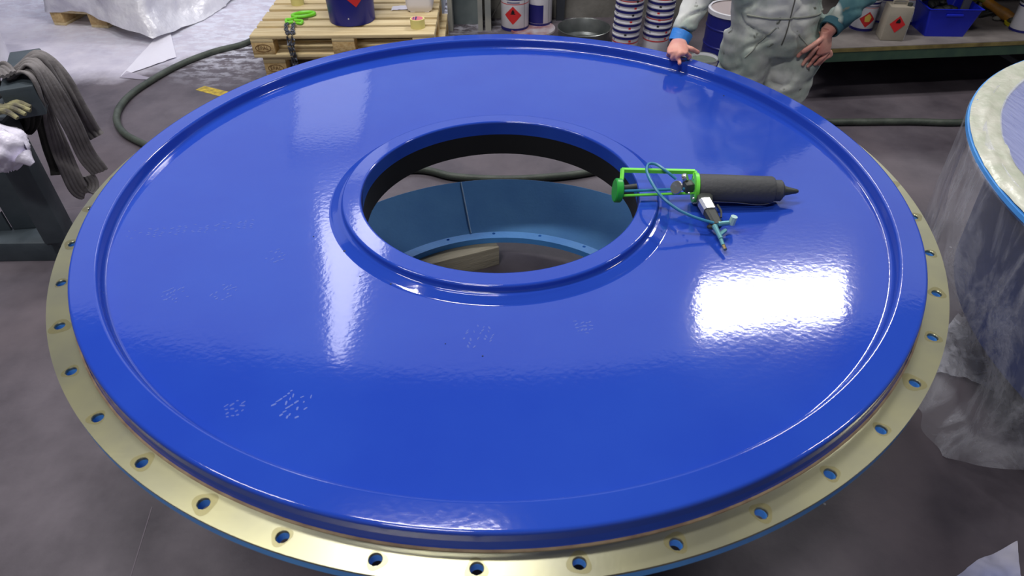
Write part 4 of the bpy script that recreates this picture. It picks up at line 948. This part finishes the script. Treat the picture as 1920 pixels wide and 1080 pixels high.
def cov_mat():
    m = bpy.data.materials.new('stained_coverall'); m.use_nodes = True; nt = m.node_tree; N = nt.nodes; L = nt.links; b = N['Principled BSDF']; b.inputs['Roughness'].default_value = .8
    tc = N.new('ShaderNodeTexCoord'); n1 = N.new('ShaderNodeTexNoise'); n1.inputs['Scale'].default_value = 5; n1.inputs['Detail'].default_value = 6; L.new(tc.outputs['Object'], n1.inputs[0])
    r = N.new('ShaderNodeValToRGB'); e = r.color_ramp.elements; e[0].position = .38; e[0].color = (*srgb((132, 152, 146)), 1); e[1].position = .6; e[1].color = (*srgb((222, 224, 220)), 1)
    k = r.color_ramp.elements.new(.5); k.color = (*srgb((182, 190, 182)), 1); L.new(n1.outputs['Fac'], r.inputs[0])
    sep = N.new('ShaderNodeSeparateXYZ'); L.new(tc.outputs['Object'], sep.inputs[0])
    mr = N.new('ShaderNodeMapRange'); L.new(sep.outputs[0], mr.inputs[0]); mr.inputs[1].default_value = .198; mr.inputs[2].default_value = .212
    n2 = N.new('ShaderNodeTexNoise'); n2.inputs['Scale'].default_value = 9; L.new(tc.outputs['Object'], n2.inputs[0])
    r2 = N.new('ShaderNodeValToRGB'); r2.color_ramp.elements[0].position = .35; r2.color_ramp.elements[0].color = (*srgb((44, 92, 106)), 1); r2.color_ramp.elements[1].position = .72; r2.color_ramp.elements[1].color = (*srgb((96, 142, 146)), 1); L.new(n2.outputs['Fac'], r2.inputs[0])
    mx = N.new('ShaderNodeMix'); mx.data_type = 'RGBA'; L.new(mr.outputs[0], mx.inputs[0]); L.new(r.outputs[0], mx.inputs[6]); L.new(r2.outputs[0], mx.inputs[7])
    n3 = N.new('ShaderNodeTexNoise'); n3.inputs['Scale'].default_value = 22; n3.inputs['Detail'].default_value = 5; L.new(tc.outputs['Object'], n3.inputs[0])
    th = N.new('ShaderNodeValToRGB'); th.color_ramp.elements[0].position = .66; th.color_ramp.elements[1].position = .72; L.new(n3.outputs['Fac'], th.inputs[0])
    m2 = N.new('ShaderNodeMix'); m2.data_type = 'RGBA'; L.new(th.outputs[0], m2.inputs[0]); L.new(mx.outputs[2], m2.inputs[6]); m2.inputs[7].default_value = (*srgb((104, 108, 96)), 1)
    L.new(m2.outputs[2], b.inputs['Base Color'])
    bp = N.new('ShaderNodeBump'); bp.inputs['Strength'].default_value = .5; bp.inputs['Distance'].default_value = .01; L.new(n1.outputs['Fac'], bp.inputs['Height']); L.new(bp.outputs[0], b.inputs['Normal'])
    return m
cov_me = remesh(mb, .009, 8, 'coverall', cov_mat(), wrinkle)
for v in cov_me.vertices: v.co -= Vector((WX, WY, 0))
cov = part('coverall', cov_me, None, wk, world=False, label='stained pale grey green coverall with a teal left sleeve')
bvh = BVHTree.FromPolygons([v.co for v in cov_me.vertices], [tuple(p.vertices) for p in cov_me.polygons])
def front(px, py, off=.0, Y=None):
    """point on the coverall's front hit by the sight line (used to lay seams on the cloth)"""
    d = (FW + (px-960)/F*RT - (py-540)/F*UP).normalized(); h = bvh.ray_cast(CAMP-Vector((WX, WY, 0)), d)
    if h[0] is None: return None
    return h[0]+h[1]*off
def seam(xs, zs, name, m, r=.0035, dr=Vector((0, 1, 0))):
    pts = []
    for k in range(41):
        x = xs[0]+(xs[1]-xs[0])*k/40; z = zs[0]+(zs[1]-zs[0])*k/40
        h = bvh.ray_cast(Vector((x, -1, z)), dr)
        if h[0] is not None: pts.append(h[0]+h[1]*.001)
    if len(pts) > 3: part(name, MB().tube(pts, r, 6), m, wk, world=False)
ZIP = mat('dark_zip', (92, 92, 86), .6); SEAM = mat('seam_cloth', (146, 150, 142), .85)
seam((.0, -.02), (1.42, .86), 'zip', ZIP, .0025)
seam((-.17, .17), (.965, .965), 'waist_seam', SEAM, .004)
seam((.04, .15), (.90, .80), 'pocket_seam', SEAM, .003); seam((-.06, -.15), (.93, .80), 'pocket_seam', SEAM, .003)
seam((.03, .15), (1.16, 1.15), 'pocket_seam', SEAM, .003); seam((-.15, -.04), (1.16, 1.16), 'pocket_seam', SEAM, .003)
# skin: one body
SKIN = mat('skin', (230, 170, 154), .5, c2=(214, 142, 130), nscale=18, bump=.15, bscale=70)
sb = MB()
sb.loft([oval_ring((WX, WY+.03, z), rx, ry, 20) for z, rx, ry in ((.86, .12, .08), (1.0, .13, .09), (1.3, .15, .09), (1.42, .13, .07), (1.46, .06, .055), (1.52, .055, .055), (1.56, .055, .06))])
for hp_, kn_, ft_ in ((hipR, kneeR, footR), (hipL, kneeL, footL)): limb(sb, [Vector(hp_)+Vector((0, 0, .02)), kn_, (ft_[0], ft_[1], .1)], [.085, .07, .055, .055, .045, .04])
# head: looking down to the cover
HC = Vector((WX-.01, WY-.01, 1.645)); HR = Matrix.Rotation(.35, 3, 'X') @ Matrix.Rotation(-.1, 3, 'Z')
def hd(v): return HC + HR @ Vector(v)
sb.loft([[hd((rx*math.cos(2*PI*k/24), dy+ry*math.sin(2*PI*k/24), z)) for k in range(24)] for z, rx, ry, dy in ((-.125, .028, .03, -.05), (-.11, .05, .05, -.03), (-.08, .062, .075, -.012), (-.03, .070, .088, 0), (.02, .074, .094, .004), (.07, .070, .088, .008), (.10, .05, .064, .01), (.115, .02, .03, .01))])
sb.tube([hd((0, -.083, .02)), hd((0, -.100, -.005)), hd((0, -.112, -.028)), hd((0, -.098, -.038))], [.008, .010, .015, .011], 10, smooth=3)
for s in (-1, 1):
    sb.ell(hd((s*.074, .005, -.012)), (.010, .018, .032), 12, 8)
    sb.tube([hd((s*.012, -.090, .028)), hd((s*.03, -.092, .034)), hd((s*.05, -.080, .028))], .006, 8, smooth=3)
sb.tube([hd((-.026, -.084, -.070)), hd((0, -.094, -.068)), hd((.026, -.084, -.070))], [.004, .007, .004], 8, smooth=4)
sb.ell(hd((0, -.072, -.105)), (.022, .02, .016), 12, 8)
limb(sb, [RS, RE, RW], [.045, .042, .038, .034, .027]); limb(sb, [LS, LE, LW], [.045, .042, .038, .034, .027])
# right hand on the rim: back of the hand to the viewer
def P3(px, py, z): return atz(px, py, z)
ZH = .875
kn1 = [P3(1257, 97, .905), P3(1265, 100, .907), P3(1275, 101, .909), P3(1283, 98, .908)]
def palm(mbx, wr, kn, th):
    c = sum(kn, Vector())/4
    sd = (kn[3]-kn[0]).normalized(); ax2 = (c-wr); rr = []
    for f, hw, ht in ((-.12, .024, .020), (.0, .026, .020), (.3, .034, .019), (.7, .041, .017), (1.0, .040, .014), (1.08, .032, .010)):
        rr.append(oval_ring(wr+ax2*f, hw, ht, 16, ax2, sd))
    mbx.loft(rr)
palm(sb, RW, kn1, .02)
def finger(mbx, pts, r0=.0095, r1=.0072): mbx.tube(pts, [r0, r0*.95, r0, r1*.98, r1], 10, smooth=5); mbx.ell(pts[-1], (r1*1.02,)*3, 10, 8)
V = Vector
# pinky, ring, middle curled under onto the rim, index pointing down the face, thumb to the side
finger(sb, [kn1[0]-V((0, -.02, 0)), kn1[0], P3(1253, 103, .890), P3(1258, 107, .880), kn1[0]+V((.012, .010, -.026))], .0085, .007)
finger(sb, [kn1[1]-V((0, -.02, 0)), kn1[1], P3(1260, 109, .888), P3(1264, 111, .880), kn1[1]+V((.010, .008, -.026))], .009, .0075)
finger(sb, [kn1[2]-V((0, -.02, 0)), kn1[2], P3(1270, 108, .893), P3(1274, 114, .884), P3(1274, 119, .8785)], .0098, .0078)
finger(sb, [kn1[3]-V((0, -.02, 0)), kn1[3], P3(1290, 103, .893), P3(1294, 106, .884), P3(1291, 109, .880)], .0092, .0075)
finger(sb, [RW+(kn1[3]-RW)*.35+V((.012, 0, -.006)), P3(1291, 90, .905), P3(1301, 94, .896), P3(1308, 98, .886)], .0105, .009)
# left hand laid on the thigh, fingers down and inward
def TH(px, py, off=.012):
    h = front(px, py, off); return (h+V((WX, WY, 0))) if h is not None else aty(px, py, WY-.12)
kn2 = [TH(1524, 90, .016), TH(1533, 96, .018), TH(1543, 99, .016), TH(1551, 97, .02)]
kn2[3] = kn2[2]+(kn2[2]-kn2[1])*.75+Vector((0, 0, -.004))
palm(sb, LW, kn2, .02)
for kk, (a_, b_, c_) in enumerate((((1516, 101), (1509, 111), (1504, 120)), ((1525, 107), (1518, 116), (1513, 123)), ((1535, 108), (1529, 116), (1525, 122)), ((1543, 106), (1538, 113), (1533, 119)))):
    finger(sb, [kn2[kk]+(LW-kn2[kk])*.2, kn2[kk], TH(*a_, .013), TH(*b_, .010), TH(*c_, .008)], .0096-.0006*(kk == 3), .0074)
finger(sb, [LW+(kn2[0]-LW)*.25, TH(1524, 81, .02), TH(1510, 89, .016), TH(1501, 96, .011), TH(1495, 102, .009)], .0108, .0085)
body_me = remesh(sb, .0034, 3, 'body', SKIN, None, .4)
for v in body_me.vertices: v.co -= Vector((WX, WY, 0))
part('body', body_me, None, wk, world=False, label='bare hands and head')
# blue tape cuff
cdir = (RE-RW).normalized()
part('tape_cuff', MB().lathe([(.034, -.012), (.039, -.012), (.043, .030), (.037, .032)], RW+cdir*.002, 24, cdir, closed=True), mat('blue_tape', (58, 140, 232), .5, bump=.3, bscale=40), wk, label='bright blue tape wound round the right cuff')
cd2 = (LE-LW).normalized()
part('sleeve_cuff', MB().lathe([(.036, .0), (.042, 0), (.045, .03), (.038, .03)], LW+cd2*.02, 24, cd2, closed=True), mat('teal_cloth', (52, 100, 114), .8), wk)
# hair, eyes, boots
hb = MB(); hb.loft([[hd((rx*math.cos(2*PI*k/24), dy+ry*math.sin(2*PI*k/24), z)) for k in range(24)] for z, rx, ry, dy in ((-.04, .066, .06, .04), (0, .078, .072, .032), (.045, .080, .088, .018), (.085, .072, .088, .012), (.115, .046, .06, .01), (.124, .015, .02, .01))])
part('hair', hb, mat('brown_hair', (70, 54, 42), .7, bump=.5, bscale=120), wk)
for s in (-1, 1): part('eye', MB().ell(hd((s*.031, -.083, .010)), (.012, .009, .009), 12, 8), mat('eye_white', (225, 222, 218), .3), wk)
for ft_ in (footR, footL):
    x, y = ft_[0], ft_[1]; mbb = MB()
    mbb.loft([oval_ring((x, y-.03, .0), .05, .14, 24), oval_ring((x, y-.03, .025), .052, .145, 24), oval_ring((x, y-.03, .06), .047, .13, 24), oval_ring((x, y, .10), .046, .08, 24), oval_ring((x, y+.02, .18), .05, .055, 24)])
    part('boot', mbb, mat('dark_boot', (48, 44, 42), .6), wk)
